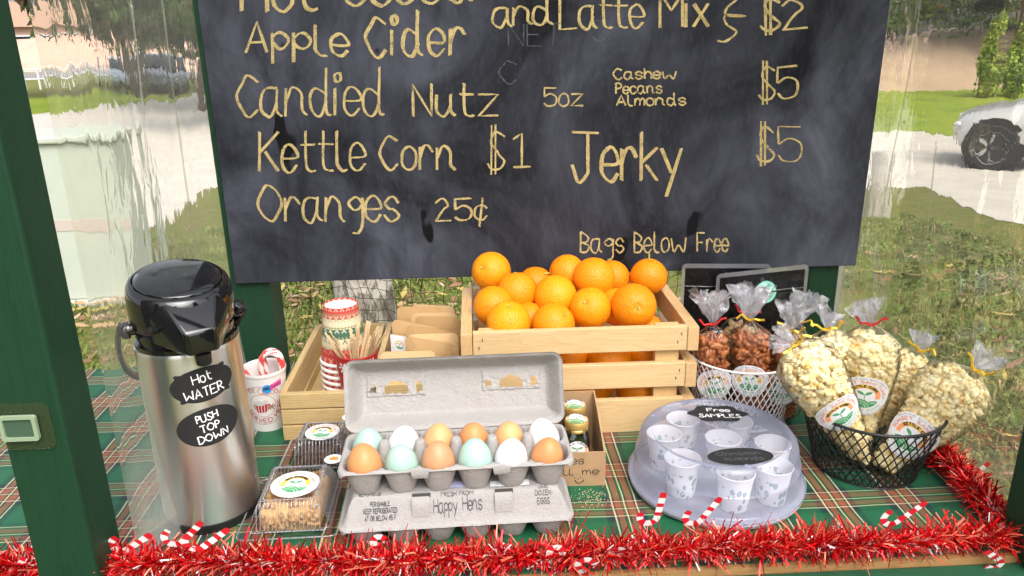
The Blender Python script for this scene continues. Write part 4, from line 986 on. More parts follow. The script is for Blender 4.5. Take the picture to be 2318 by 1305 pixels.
# small spice jars
JG=clear('jar_glass',(.93,.96,.93),.05,.03,edge=.35); HERB=mat('dried_herb',(.035,.055,.018),.9,var=.5,vs_=400,bp=.8,bs_=500,bd=.002); SPICE=mat('brown_spice',(.16,.07,.02),.9,var=.4,vs_=500)
def jar(label,loc,word,fill=HERB,rz=0):
    t=thing('spice_jar',label,'jar',loc,rz,'small spice jars with gold lids')
    o=rrect(.0385,.0385,.008,5); n=len(o); prof=[(.90,0),(.98,.002),(1,.005),(1,.060),(.96,.066),(.84,.072),(.76,.075),(.76,.082)]
    M=MB(); vs=[(x*k,y*k,z) for k,z in prof for x,y in o]; fs=[(i*n+k,i*n+(k+1)%n,(i+1)*n+(k+1)%n,(i+1)*n+k) for i in range(len(prof)-1) for k in range(n)]+[tuple(range(n-1,-1,-1))]
    M.add(vs,fs); M.build('glass',JG,t,local=True,smooth=40)
    M=MB(); vs=[(x*k,y*k,z) for k,z in ((.88,.003),(.93,.006),(.93,.056),(.80,.059)) for x,y in o]; fs=[(i*n+k,i*n+(k+1)%n,(i+1)*n+(k+1)%n,(i+1)*n+k) for i in range(3) for k in range(n)]+[tuple(range(3*n,4*n))]
    M.add(vs,fs); q=M.build('contents',fill,t,local=True); q['kind']='stuff'
    M=MB(); pr=[(.0168,.0755),(.0172,.0765),(.0172,.079),(.0164,.080),(.0175,.0815)]; M.lathe(pr+[(.0175,.0905),(.0168,.092),(.0150,.0924),(0,.0922)],n=56)
    for k in range(56):
        a=2*PI*k/56; M.box((.0176*math.cos(a),.0176*math.sin(a),.086),(.0006,.0010,.007),0,Matrix.Rotation(a,3,'Z'))
    ld=M.build('lid',GOLD,t,local=True,smooth=40)
    M=MB(); R=.0158
    def col(u,v):
        h=math.hypot(u+.25,v+.95)
        if h<.95: return 3 if abs(h-.68)<.06 else 2
        h=math.hypot(u-.75,v+.85)
        if h<.70: return 3
        if abs(u)>.66 and v>-.2: return 1
        if abs(u)<.035 and -.1<v<.3: return 2
        for sx in(-1,1):
            a,b=u*sx-.26,v-.32
            if (a/.24)**2+((b-a*.3)/.10)**2<1: return 2
        return 0
    def disc(f,R):
        nr,na=18,56; vs=[f(R*max(i/nr,.001)*math.cos(2*PI*k/na),R*max(i/nr,.001)*math.sin(2*PI*k/na)) for i in range(nr+1) for k in range(na)]; fs=[];ml=[]
        for i in range(nr):
            for k in range(na):
                q=(i+.5)/nr; a=2*PI*(k+.5)/na; fs.append((i*na+k,(i+1)*na+k,(i+1)*na+(k+1)%na,i*na+(k+1)%na)); ml.append(col(q*math.cos(a),q*math.sin(a)))
        M.add(vs,fs,ml)
    mats=[WPAPER,mat('label_peach',(.85,.48,.32),.6),mat('label_sage',(.16,.33,.14),.6),mat('label_pale_sage',(.48,.60,.46),.6),BINK]
    disc(lambda u,v:(u,v,.0926),R); arc_write(M,word,.80*R,.0028,PI*.86,PI*.14,.0007,lambda u,v:(u,v,.0930),4); M.build('lid_label',mats,ld,local=True)
    M=MB(); disc(lambda u,v:(u,-.0199,.048+v),.0172); arc_write(M,word,.80*.0172,.0030,PI*.86,PI*.14,.0008,lambda u,v:(u,-.0202,.048+v),4); M.build('label',mats,t,local=True)
jar('gold lidded jar standing in the tray in front of the stirrer cup',(-.187,1.197,.8625),'PEPPER',SPICE)
jar('gold lidded jar of dill weed at the front of the cardboard box',(.139,1.034,.8535),'DILL WEED',HERB,math.radians(-3))
jar('gold lidded jar behind the dill weed jar in the cardboard box',(.142,1.082,.8535),'DRIED CHIVES',HERB,math.radians(2))
jar('gold lidded jar seen through the torn hole in the egg carton lid',(.090,1.075,.8535),'CINNAMON',SPICE,math.radians(1))
# cardboard box of jars
CARD=mat('cardboard',(.40,.25,.13),.85,var=.10,vs_=40,bp=.15,bs_=300); cb=thing('cardboard_box','brown cardboard box with handwriting and a smiley holding spice jars','box',(.11,1.05,.8505))
bx0,bx1,by0,by1=.042,.1785,1.000,1.118; th=.0025
M=MB(); M.box(((bx0+bx1)/2,by0+th/2,.879),(bx1-bx0,th,.057)); fr=M.build('front_panel',CARD,cb)
for x in(bx0+th/2,bx1-th/2):
    M=MB(); M.prism([(by0+th+.0005,.8505),(by1-th-.0005,.8505),(by1-th-.0005,.951),(by1-.05,.938),(by0+th+.0005,.908)],lambda u,v,w:(x-th/2+w,u,v),th); M.build('side_panel',CARD,cb)
M=MB(); M.box(((bx0+bx1)/2,by1-th/2,.9005),(bx1-bx0,th,.100)); M.build('back_panel',CARD,cb)
M=MB(); M.box(((bx0+bx1)/2,(by0+by1)/2,.8518),(bx1-bx0-2*th-.001,by1-by0-2*th-.001,.002)); M.build('floor',CARD,cb)
M=MB(); f=lambda u,v:(u,by0-.0004,v); write(M,'Spices',.088,.146,.889,.013,.0012,f,0,.02); write(M,'Smell me',.074,.168,.871,.011,.0012,f,0,.02)
for q in([(.132,.8655),(.1335,.866)],[(.141,.866),(.1425,.8665)],[(.137,.8635),(.1385,.8638)],smooth([(.133,.862),(.136,.8575),(.141,.857),(.1455,.860),(.146,.8625)])): M.rib(q,.0013,f)
M.build('handwriting',BINK,fr)
# ================================================================ kraft pouches
def kraft():
    m,t,b,N=nodes('kraft_paper'); oi=N('ObjectInfo'); f=noise_(t,30); c=mixc(t,oi.outputs['Random'],(.50,.31,.13),(.78,.56,.30)); c=mixc(t,math_(t,'MULTIPLY',f,.2),c,(.45,.27,.11)); t.links.new(c,b.inputs['Base Color']); b.inputs['Roughness'].default_value=.75; bump(t,b,noise_(t,60,3),.25,.002); return m
KRAFT=kraft(); KEDGE=mat('kraft_fold',(.40,.24,.10),.8); KLAB=[WPAPER,LORANGE,LGREEN,LPALE,LSALMON,LGREY,mat('lilac_print',(.36,.32,.55),.7),LAMBER]
pl=[('front kraft pouch leaning on the back of the egg carton lid',860,985,797,795,1.222,0,1),('kraft pouch with sloping top edge, second from the front',917,1024,763,780,1.248,1,1),('kraft pouch behind the sloping one with its right corner showing',922,1037,757,757,1.272,0,1),('kraft pouch with a rounded top left corner in the middle of the tray',919,1018,737,750,1.295,0,1),('kraft pouch at the left with its round leaf label showing',887,990,724,741,1.318,2,1),('broad kraft pouch at the right of the middle row',939,1041,718,718,1.342,0,1),('kraft pouch just behind the broad right one',930,1034,709,709,1.362,0,1),('tall kraft pouch at the back left',897,1002,696,696,1.392,0,1),('rearmost kraft pouch at the top right',931,1028,690,694,1.415,0,1)]
for lb,xa,xb,ya,yb,Y,lab,_ in pl:
    a=PY(xa,ya,Y); b=PY(xb,yb,Y); W=(b-a).length; z0=.8628; Hh=(a.z+b.z)/2-z0; tl=math.atan2(b.z-a.z,b.x-a.x); cx=(a.x+b.x)/2
    t=thing('kraft_pouch',lb,'pouch',(cx,Y,z0),group='kraft pouches in the wooden tray'); M=MB(); rs=random.Random(xa); ln=rs.uniform(-.06,.06); bw=rs.uniform(-.004,.004); cv=rs.uniform(.002,.006)
    def sh(x,z,d): q=2*x/W; return (x,-d+bw*q+cv*q*q-ln*(z-Hh)-.012*max(0,1-z/(Hh*.8))*(1-q*q)*(1 if d>0 else -1),z+math.tan(tl)*x*z/Hh)
    o=rrect(W,Hh,.011,7)
    for d in(.0007,-.0007):
        flatlabel(M,o,lambda u,v:sh(u,v+Hh/2,d))
    n=len(o); M.add([sh(u,v+Hh/2,d) for d in(.0007,-.0007) for u,v in o],[(k,(k+1)%n,n+(k+1)%n,n+k) for k in range(n)],1)
    bd=M.build('pouch_body',[KRAFT,KEDGE],t,local=True)
    M=MB(); z=Hh-.026
    for q in(0,.0022): M.rib([(-W/2+W*k/12,z+q) for k in range(13)],.0005,lambda u,v:sh(u,v,.0010))
    for s in(-1,1): M.rib([(s*(W/2-.0005),z+.006),(s*(W/2-.004),z+.0045)],.0009,lambda u,v:sh(u,v,.0010))
    M.build('seal_crease',KEDGE,t,local=True)
    if lab:
        M=MB(); cx2=(-.030 if lab==2 else .028); z2=Hh-.058
        M.grid(6,8,lambda u,v:sh(cx2+(u-.5)*.032,z2+(v-.5)*.06,.0014))
        sticker(M,.014,lambda u,v,l=0:sh(cx2+u,z2+.013+v,.0020+l),'',text=False,nr=12,na=40)
        for k in range(6): M.rib([(cx2-.011,z2-.006-k*.0036),(cx2+.006+.005*math.sin(k*3),z2-.006-k*.0036)],.0011,lambda u,v:sh(u,v,.0020),6)
        M.build('label',KLAB,t,local=True)
# ================================================================ egg cartons and eggs
def pulp():
    m,t,b,N=nodes('paper_pulp'); v=objc(t); n1=noise_(t,260,4,.7,v); n2=noise_(t,40,4,.6,v); n3=noise_(t,1100,2,.5,v)
    c=mixc(t,n2,(.35,.33,.315),(.41,.39,.375)); c=mixc(t,ramp(t,n3,[(.62,0.),(.72,.5)]),c,(.36,.33,.30))
    t.links.new(c,b.inputs['Base Color']); b.inputs['Roughness'].default_value=.95; b.inputs['Specular IOR Level'].default_value=.1
    bump(t,b,math_(t,'ADD',n1,math_(t,'MULTIPLY',n2,1.0)),.8,.0022); return m
PULP=pulp(); EL,EW=.310,.108
def rrd(x,y,hx,hy,r):
    """distance inside a rounded rectangle (positive inside)"""
    ax,ay=abs(x)-(hx-r),abs(y)-(hy-r); return r-(math.hypot(max(ax,0),max(ay,0))+min(max(ax,ay),0))
def sst(a): a=min(max(a,0),1); return a*a*(3-2*a)
CPX=.0487; CPY=.0245; CUPS=[((i-2.5)*CPX,s*CPY) for s in(-1,1) for i in range(6)]
def tray_mesh(M,Hh=.043):
    nx,ny=248,92
    def f(u,v):
        x=(u-.5)*EL; y=(v-.5)*EW; z=Hh
        for cx,cy_ in CUPS:
            dx,dy=abs(x-cx),abs(y-cy_); 
            if dx>.033 or dy>.036: continue
            d=(dx**2.6+dy**2.6)**(1/2.6); z=min(z,Hh*max(0,(d-.0145)/.0135)**1.25 if d<.030 else Hh)
        z=min(z,Hh)
        for i in range(-2,3):
            d=math.hypot((x-i*CPX),y*.9)
            z=max(z,.057*(1-sst((d-.005)/.012))) if d<.017 else z
        e=rrd(x,y,EL/2,EW/2,.014)
        if e<.0022: z-=.0035*(1-e/.0022)
        z+=.0007*noise.noise((x*90,y*90,1)); return x,y,z,e
    vs=[];ok=[]
    for j in range(ny+1):
        for i in range(nx+1):
            x,y,z,e=f(i/nx,j/ny)
            if e<0:
                # pull stray corner points onto the outline
                ax=max(abs(x)-(EL/2-.014),0); ay=max(abs(y)-(EW/2-.014),0); k=.014/max(math.hypot(ax,ay),1e-6)
                x=math.copysign(EL/2-.014+ax*k,x) if ax>0 else x; y=math.copysign(EW/2-.014+ay*k,y) if ay>0 else y
            vs.append((x,y,z)); ok.append(e>-.0018)
    fs=[]
    for j in range(ny):
        for i in range(nx):
            a=j*(nx+1)+i; q=(a,a+1,a+nx+2,a+nx+1)
            if any(ok[k] for k in q): fs.append(q)
    M.add(vs,fs)
def lid_h(x,y,D):
    e=rrd(x,y,EL/2,EW/2,.016); h=D*sst((e-.003)/.021)**.8 if e>.003 else 0
    return e,h
def lid_mesh(M,D,holes=None,nx=248,ny=100,sgn=1):
    vs=[];ok=[]
    for j in range(ny+1):
        for i in range(nx+1):
            x=(i/nx-.5)*EL; y=(j/ny-.5)*EW; e,h=lid_h(x,y,D)
            if e<0:
                ax=max(abs(x)-(EL/2-.016),0); ay=max(abs(y)-(EW/2-.016),0); k=.016/max(math.hypot(ax,ay),1e-6)
                x=math.copysign(EL/2-.016+ax*k,x) if ax>0 else x; y=math.copysign(EW/2-.016+ay*k,y) if ay>0 else y
            h+=.0008*noise.noise((x*80,y*80,2))+.0004*noise.noise((x*300,y*300,2))
            if e<.0025: h-=.003*(1-max(e,0)/.0025)
            if holes: h+=holes(x,y)[1]
            vs.append((x,y,h)); ok.append(e>-.0018 and not (holes and holes(x,y)[0]))
    fs=[]
    for j in range(ny):
        for i in range(nx):
            a=j*(nx+1)+i; q=(a,a+1,a+nx+2,a+nx+1)
            if all(ok[k] for k in q) if holes else any(ok[k] for k in q): fs.append(q)
    M.add(vs,fs)
LC=Vector((-.0405,.924,.8505)); RZ=math.radians(1.6); RL=Matrix.Rotation(RZ,3,'Z')
ec=thing('closed_egg_carton','closed grey pulp egg carton with printed lid lying under the open one','egg carton',LC,RL)
M=MB(); tray_mesh(M,.034); M.build('base',PULP,ec,local=True,smooth=True)
M=MB(); lid_mesh(M,.036); M.v=[(x*1.012,y*1.02,z+.0345) for x,y,z in M.v]
ld=M.build('lid',PULP,ec,local=True,smooth=True)
def onlid(u,v,l=.0005):   # u along the carton, v up the front slope from the rim, metres in plan
    y=-EW/2+v; e,h=lid_h(u,y,.036); return (u*1.012,y*1.02-l*.6,h+.0345+l+.0006)
PRT=mat('print_grey',(.07,.07,.075),.8)
M=MB()
write(M,'EGGS',-.126,-.098,.0225,.0050,.0009,onlid,0,0); 
for k,tx in enumerate(('PERISHABLE','KEEP REFRIGERATED','AT OR BELOW 45 F')): 
    w_=(.0125,.0215,.020)[k]; write(M,tx,-.099-w_,-.099+w_,.0150-.0036*k,.0024,.0006,onlid,0,0)
write(M,'FRESH FROM',-.020,.022,.0185,.0034,.0007,onlid,0,0)
write(M,'Happy',-.030,.001,.0098,.0072,.0008,onlid,0,.01,sp=.12); write(M,'Hens',.008,.033,.0105,.0072,.0008,onlid,0,.01,sp=.12)
for k,(tx,w_) in enumerate((('ONE',.0065),('DOZEN',.0105),('EGGS',.0082))): write(M,tx,.114-w_,.114+w_,.0205-.0045*k,.0030,.0006,onlid,0,0)
write(M,'12 EGGS',.108,.136,.0325,.0035,.0006,onlid,0,0)
M.build('lettering',PRT,ld,local=True)
M=MB(); M.grid(16,6,lambda u,v:onlid(.071+(u-.5)*.052,.027+v*.013,.0008)); lb=M.build('white_label',WPAPER,ld,local=True)
for k in range(3):
    M=MB(); M.rib([(.052+i*.002,.0365-.003*k) for i in range(20-5*(k%2))],lambda i:.0006 if i%3 else .0002,lambda u,v:onlid(u,v,.0013)); M.build('lettering',LGREY,lb,local=True)
M=MB(); M.grid(16,6,lambda u,v:onlid(.006+(u-.5)*.040,.030+v*.014,.0008)); M.build('lilac_label',mat('lilac_paper',(.42,.42,.62),.7),ld,local=True)
DARKH=mat('dark_gap',(.05,.045,.04),.95)
for x in(-.0455,.0625):
    M=MB(); M.grid(8,8,lambda u,v:onlid(x+(u-.5)*.0240,.0185+v*.0036,.0006)); q=M.build('latch_slot',DARKH,ld,local=True)
    M=MB(); M.grid(8,6,lambda u,v:onlid(x-.001+(u-.5)*.023,.0085+v*.0105,.0022-.0008*math.cos(v*6)+.002*math.sin(v*PI))); M.build('latch_tab',PULP,q,local=True,smooth=True)
# open carton on top
UC=Vector((-.0385,.9345,.9205)); RU_=Matrix.Rotation(math.radians(1.4),3,'Z')
eo=thing('open_egg_carton','open grey pulp egg carton with two torn holes in its lid','egg carton',UC,RU_)
M=MB(); tray_mesh(M,.043); ty=M.build('base',PULP,eo,local=True,smooth=True)
for x in(-.0475,.0585):
    M=MB(); M.grid(8,8,lambda u,v:(x+(u-.5)*(.024-.004*v),-EW/2-.0015-.001*math.sin(v*PI),.0435-v*.0125)); M.build('latch_flap',PULP,ty,local=True,smooth=True)
HO=((-.085,.010),(.082,.012))
def holes(x,y):
    c=False; dz=0
    for k,(hx,hy) in enumerate(HO):
        dx,dy=x-hx,y-hy
        if abs(dx)<.046 and abs(dy)<.020:
            ins=min(.043-abs(dx),.0165-abs(dy))
            if ins>0: dz+=-.0022*sst(ins/.002)
            n=noise.noise((x*170,y*170,k*5)); 
            hill=.013*math.sqrt(max(0,1-(dx/.018)**2))        # arch of the torn middle
            if abs(dx)<.0165 and -.011+.0025*n<dy<-.011+hill*1.35+.002*n: c=True
            if .029<abs(dx)<.037+.002*n and -.010+.003*n<dy<.004+.005*n and (dx>0 or abs(dy+.004)<.004+.002*n): c=True
            if ins>0: dz+=.0016*noise.noise((x*140,y*200,3+k))*(1 if dy<.004 else .3)
    return c,dz
M=MB(); lid_mesh(M,.032,holes,310,110)
LT_=math.radians(70); hz=.0435; hy=EW/2-.002
Rx=Matrix.Rotation(LT_,3,'X')
def lidpos(p): # plan coords with y from the hinge, depth away from the viewer
    v=Rx@Vector((p[0]*1.006,(p[1]+EW/2)*.95,p[2]*-1.0)); return (v.x,v.y+hy,v.z+hz)
M.v=[lidpos(p) for p in M.v]
M.build('lid',PULP,eo,local=True,smooth=True)
def eggmat(n,c): return mat(n,c,.38,0,.05,60,.10,500,.0006,.35,0,.15)
EB=eggmat('brown_eggshell',(.60,.265,.10)); ET=eggmat('tan_eggshell',(.70,.37,.16)); EP=eggmat('pink_brown_eggshell',(.58,.285,.145)); EWH=eggmat('white_eggshell',(.80,.80,.80)); EGR=eggmat('pale_green_eggshell',(.38,.56,.47))
def eggmesh(name,m):
    M=MB(); pr=[]
    for k in range(25):
        a=PI*k/24; z=-math.cos(a); r=math.sin(a)*(1-.13*z); pr.append((.0222*r,.0285*z))
    pr[0]=(0,-.0285); pr[-1]=(0,.0285); M.lathe(pr,n=36,cap=False); o=M.build(name,m,smooth=True); me=o.data; bpy.data.objects.remove(o); return me
EM={k:eggmesh('egg',m) for k,m in (('b',EB),('t',ET),('p',EP),('w',EWH),('g',EGR))}
nm={'b':'brown','t':'tan','p':'pinkish brown','w':'white','g':'pale green'}
front='bgpgwb'; back='gwtbtw'; r=np.random.RandomState(8)
for row,(cols,s,lbs) in enumerate(((front,-1,['brown egg at the left end of the front row','pale green egg second from the left in the front row','pinkish brown egg third from the left in the front row','pale green egg right of the middle of the front row','white egg in the front row beside the right end brown egg','brown egg at the right end of the front row']),(back,1,['pale green egg at the left end of the back row','white egg second from the left in the back row','tan egg in the back row next to the left white egg','darker brown egg in the middle of the back row','tan egg in the back row next to the right end white egg','white egg at the right end of the back row']))):
    for i,k in enumerate(cols):
        p=UC+RU_@Vector(((i-2.5)*CPX,s*CPY,.0355)); sc1=r.uniform(.98,1.06); o=bpy.data.objects.new('egg',EM[k]); link(o); o.location=p
        o.rotation_euler=(r.uniform(-.12,.12),r.uniform(-.14,.14),r.uniform(0,6)); o.scale=(sc1,)*3; o.location.z+=.028*(sc1-1)
        tag(o,lbs[i]+' of eggs','egg','dozen eggs in the open carton')
# ================================================================ pastry boxes
PET=clear('clear_pet',(.995,.995,.995),.03,.03,edge=.14); 
PETR=clear('clear_rib',(.99,.99,.99),.10,.06,haze=.16,edge=.18); CAKE=mat('golden_cake',(.58,.34,.12),.85,var=.35,vs_=70,bp=.6,bs_=130,bd=.004); WALN=mat('walnut',(.42,.24,.09),.6,var=.35,vs_=120,bp=.5,bs_=200,bd=.003); CHOC=mat('chocolate_cake',(.075,.04,.022),.8,var=.5,vs_=80,bp=.8,bs_=130,bd=.004)
def lump(M,c,r,seed,mi=0,n=10,flat=.7):
    c=Vector(c); R=Euler((seed*1.3,seed*2.1,seed)).to_matrix()
    def f(u,v):
        a=u*2*PI; b=(v-.5)*PI; d=Vector((math.cos(a)*math.cos(b),math.sin(a)*math.cos(b),math.sin(b))); k=r*(1+.55*noise.noise(d*1.7+Vector((seed,0,0))))
        return c+R@Vector((d.x*k,d.y*k,d.z*k*flat))
    M.grid(n,n-2,f,mi=mi)
def clam(label,cx,cy_,w_,d_,rz,h,arc,pic,choc):
    t=thing('pastry_box',label,'pastry box',(cx,cy_,.8508),rz,'clear plastic pastry boxes'); hx,hy=w_/2,d_/2
    def hgt(x,y):
        e=rrd(x,y,hx,hy,.012); top=h
        if e<.012: return .012+0*e
        s=(e-.012)/.020; z=.012+(top-.012)*sst(min(s,1))**.75
        if .05<s<2.1:
            q=(x if abs(y)/hy*hx>abs(x)*1.0 and abs(abs(y)-hy)<.045 else y); z+=.0011*math.sin(q*2*PI/.0052)*min(1,(2.1-s)*2)
        if s>2.1: z-=.0016
        return z
    M=MB(); n=132
    def f(u,v):
        x=(u-.5)*w_; y=(v-.5)*d_; e=rrd(x,y,hx,hy,.012); z=hgt(x,y)
        return (x,y,z)
    M.grid(n,n,f,mask=lambda u,v:rrd((u-.5)*w_,(v-.5)*d_,hx,hy,.012)>-.0005); ld=M.build('lid',PET,t,local=True,smooth=True)
    M=MB()
    def zz(x,y):
        e=rrd(x,y,hx,hy,.012); return .0128+(h-.012)*sst(min(max(e-.012,0)/.020,1))**.75
    for ax in(0,1):
        Hh=hx if ax==0 else hy; G_=hy if ax==0 else hx; n=int((Hh-.026)*2/.0052)
        for k in range(n+1):
            q=-Hh+.026+k*(2*Hh-.052)/n
            for s in(-1,1):
                pts=[s*(G_-.0125-e) for e in [0,.003,.007,.011,.015,.019,.024]]
                P3=[((q,w2) if ax==0 else (w2,q)) for w2 in pts]; M.tube([(a,b,zz(a,b)+.0002) for a,b in P3],.00075,5)
    for e in(.0125,.033):
        o=rrect(w_-2*e,d_-2*e,max(.012-e*.2,.005),5); M.tube([(a,b,zz(a,b)+.0002) for a,b in o],.0009,5,closed=True)
    o=rrect(w_,d_,.012,5); M.tube([(a,b,.0115) for a,b in o],.0012,5,closed=True)
    M.build('ribbing',PETR,ld,local=True,smooth=True)
    M=MB(); o=rrect(w_+.002,d_+.002,.012,6); m_=len(o); prof=[(1,.0125),(1,.0085),(.86,.0085),(.80,.001),(.3,.0008)]
    M.add([(x*k,y*k,z) for k,z in prof for x,y in o],[(i*m_+k,i*m_+(k+1)%m_,(i+1)*m_+(k+1)%m_,(i+1)*m_+k) for i in range(4) for k in range(m_)]+[tuple(4*m_+k for k in range(m_))]); M.build('tray',PET,t,local=True)
    M=MB(); top=h+.0008
    sticker(M,min(.0345,w_/2-.0345),lambda u,v,l=0:(u+.002,v-.004,top+l),arc,amber=True); M.build('label',STK,ld,local=True)
    M=MB(); q=[(.0135*math.cos(k*PI/14),.0135*math.sin(k*PI/14)) for k in range(28)]; px_,py_=hx-.022,hy-.018; flatlabel(M,q,lambda u,v:(px_+u,py_+v,top+.0012))
    rs=np.random.RandomState(3)
    for k in range(9 if not choc else 3):
        a=rs.uniform(0,6.3); R=.0055*rs.uniform(0,1); s_=.0028 if not choc else .0042
        o2=[(R*math.cos(a)+s_*math.cos(b)*1.3,.001+R*math.sin(a)*.8+s_*math.sin(b)) for b in [i*PI/5 for i in range(10)]] if not choc else [(-.005+k*.003+dx,-.002+k*.001+dy) for dx,dy in((0,0),(.005,.002),(.005,.006),(0,.004))]
        flatlabel(M,o2,lambda u,v:(px_+u,py_+v,top+.0016+.0001*k),1+k%2)
    M.build('small_sticker',[WPAPER,mat('sticker_amber' ,(.80,.42,.06) if not choc else (.12,.06,.04),.6),mat('sticker_gold',(.62,.30,.06) if not choc else (.18,.10,.07),.6)],ld,local=True)
    # the cake inside
    R2=Matrix.Rotation(rz,3,'Z'); c0=Vector((cx,cy_,.8530))
    k=thing('cake',('walnut topped golden cake' if not choc else 'dark chocolate cake')+(' inside the front clear pastry box' if not choc else ' inside the rear clear pastry box'),'cake',c0,R2)
    M=MB(); o=rrect(w_-.052,d_-.052,.010,5); m_=len(o); prof=[(.93,0),(.98,.006),(1,.018),(.98,.026),(.9,.031),(.5,.033)]
    vs=[(x*q*(1+.03*noise.noise((x*90,y*90,z*90))),y*q,z+.002*noise.noise((x*60,y*60,5))) for q,z in prof for x,y in o]
    M.add(vs,[(i*m_+j,i*m_+(j+1)%m_,(i+1)*m_+(j+1)%m_,(i+1)*m_+j) for i in range(5) for j in range(m_)]+[tuple(5*m_+j for j in range(m_))]); M.build('crumb',CHOC if choc else CAKE,k,local=True,smooth=True)
    M=MB(); rs=np.random.RandomState(4)
    for i in range(70):
        if i<42: p=(rs.uniform(-.4,.4)*(w_-.05),rs.uniform(-.45,.45)*(d_-.05),.033+rs.uniform(0,.004))
        else: p=(rs.uniform(-.45,.45)*(w_-.05),-(d_-.052)/2-.001,rs.uniform(.010,.030))
        lump(M,p,rs.uniform(.0035,.0062),i*1.7,0,8)
    q=M.build('topping' ,CHOC if choc else WALN,k,local=True,smooth=True); q['kind']='stuff'
clam('clear ribbed pastry box with a golden walnut cake, nearest the tinsel',-.2695,.962,.136,.150,math.radians(1),.049,'ORGANIC CINNAMON BREAD',0,False)
clam('clear ribbed pastry box with a dark chocolate cake, behind the walnut one',-.2575,1.105,.122,.118,math.radians(-1),.052,'ORGANIC CINNAMON BREAD',0,True)
# ================================================================ cake carrier with sample cups
CC=Vector((.3445,1.000,.8508)); COV=clear('frosted_cover',(.965,.97,.995),.025,.10,haze=.25,hazec=(.74,.78,1.0),edge=.24)
ck=thing('cake_carrier','round bluish translucent cake carrier with two black chalk labels on its cover','cake carrier',CC)
BASEM=mat('frosted_base',(.38,.38,.43),.4,var=.08,vs_=90)
M=MB(); M.lathe([(0,.002),(.112,.002),(.116,.000),(.127,.004),(.1285,.009),(.1270,.0105),(.119,.0085),(.112,.0055),(0,.0055)],n=96); M.build('base',BASEM,ck,local=True,smooth=30)
M=MB(); pr=[(.1275,.0110),(.1295,.0125),(.1295,.0150),(.1235,.0165),(.1215,.0195),(.1208,.026),(.1190,.046),(.1195,.0472),(.1180,.0485),(.1150,.068),(.1125,.0770),(.1075,.0835),(.1020,.0865),(.0985,.0862),(.0965,.0835),(.0955,.0800),(.0940,.0790),(.05,.0795),(0,.0797)]
M.lathe(pr,n=112,cap=False); cv=M.build('cover',COV,ck,local=True,smooth=50)
M=MB()
for a in(.4,1.5,2.6,3.7,4.8,5.6): M.lathe([(.0030,0),(.0030,.0012),(.0012,.0018),(0,.0018)],(.1005*math.cos(a),.1005*math.sin(a),.0862),10)
M.build('rivet',COV,cv,local=True,smooth=40)
def topf(px,py):
    c=PZ(px,py,CC.z+.080)-CC
    return lambda u,v,l=0,tl=0:(c.x+u,c.y+v,.0812+l)
for kind,px,py,w_,h_,rows,ink,rot in (('cloud',1624,938,.047,.0290,[('Free',-.014,.020,.006,.0105),('SAMPLES',-.030,.033,-.013,.0105)],WINK,-.10),('oval',1676,1035,.0465,.0225,[('Cinnamon',-.032,.030,.003,.009),('Almonds',-.026,.030,-.011,.009)],GREYINK,.02)):
    f0=topf(px,py); cr,sr=math.cos(rot),math.sin(rot); f=lambda u,v,l=0:f0(u*cr-v*sr,u*sr+v*cr,l)
    M=MB(); flatlabel(M,outline(kind,w_,h_),lambda u,v:f(u,v)); lb=M.build('label',BLABEL,cv,local=True)
    M=MB()
    for tx,x0,x1,y0,hh in rows: write(M,tx,x0,x1,y0,hh,.0017,lambda u,v:f(u,v,.0004),0,.03,-.001)
    M.build('lettering',ink,lb,local=True)
def cupmat():
    m,t,b,N=nodes('sample_cup_paper'); tc=N('TexCoord'); sp=N('SeparateXYZ'); t.links.new(tc.outputs['Object'],sp.inputs[0])
    vo=N('TexVoronoi'); vo.inputs['Scale'].default_value=115; t.links.new(objc(t,(1,1,.6)),vo.inputs['Vector']); n1=noise_(t,60,2)
    lf=math_(t,'MULTIPLY',math_(t,'LESS_THAN',vo.outputs['Distance'],.40),math_(t,'GREATER_THAN',n1,.45)); lo=math_(t,'LESS_THAN',sp.outputs[2],.040)
    c=mixc(t,math_(t,'MULTIPLY',lf,lo),(.82,.80,.78),(.30,.40,.40)); t.links.new(c,b.inputs['Base Color']); b.inputs['Roughness'].default_value=.6; return m
SCM=cupmat(); M=MB(); M.lathe([(0,.002),(.0185,.002),(.019,0),(.0198,0),(.0255,.0535),(.0268,.0540),(.0270,.0553),(.0260,.0562),(.0248,.054),(.0188,.004),(0,.004)],n=40)
t_=M.build('c',SCM,smooth=40); scm=t_.data; bpy.data.objects.remove(t_)
for lb,px,py in (('left cup of the front row',1546,1036),('middle cup of the front row',1666,1066),('right cup of the front row',1768,1058),('left cup of the middle row',1504,980),('centre cup under the clear cover',1637,990),('right cup of the middle row',1750,1002),('left cup of the back row',1544,945),('right cup of the back row under the upper label',1668,948)):
    p=PZ(px,py,CC.z+.0625); p.z=CC.z+.0062; d=p-CC; d.z=0
    if d.length>.088: p=CC+d*(.088/d.length); p.z=CC.z+.0062
    o=bpy.data.objects.new('sample_cup',scm); link(o); o.location=p; o.rotation_euler.z=RN(0,6); tag(o,'small white leaf print paper cup, '+lb,'paper cup','sample cups in the cake carrier')
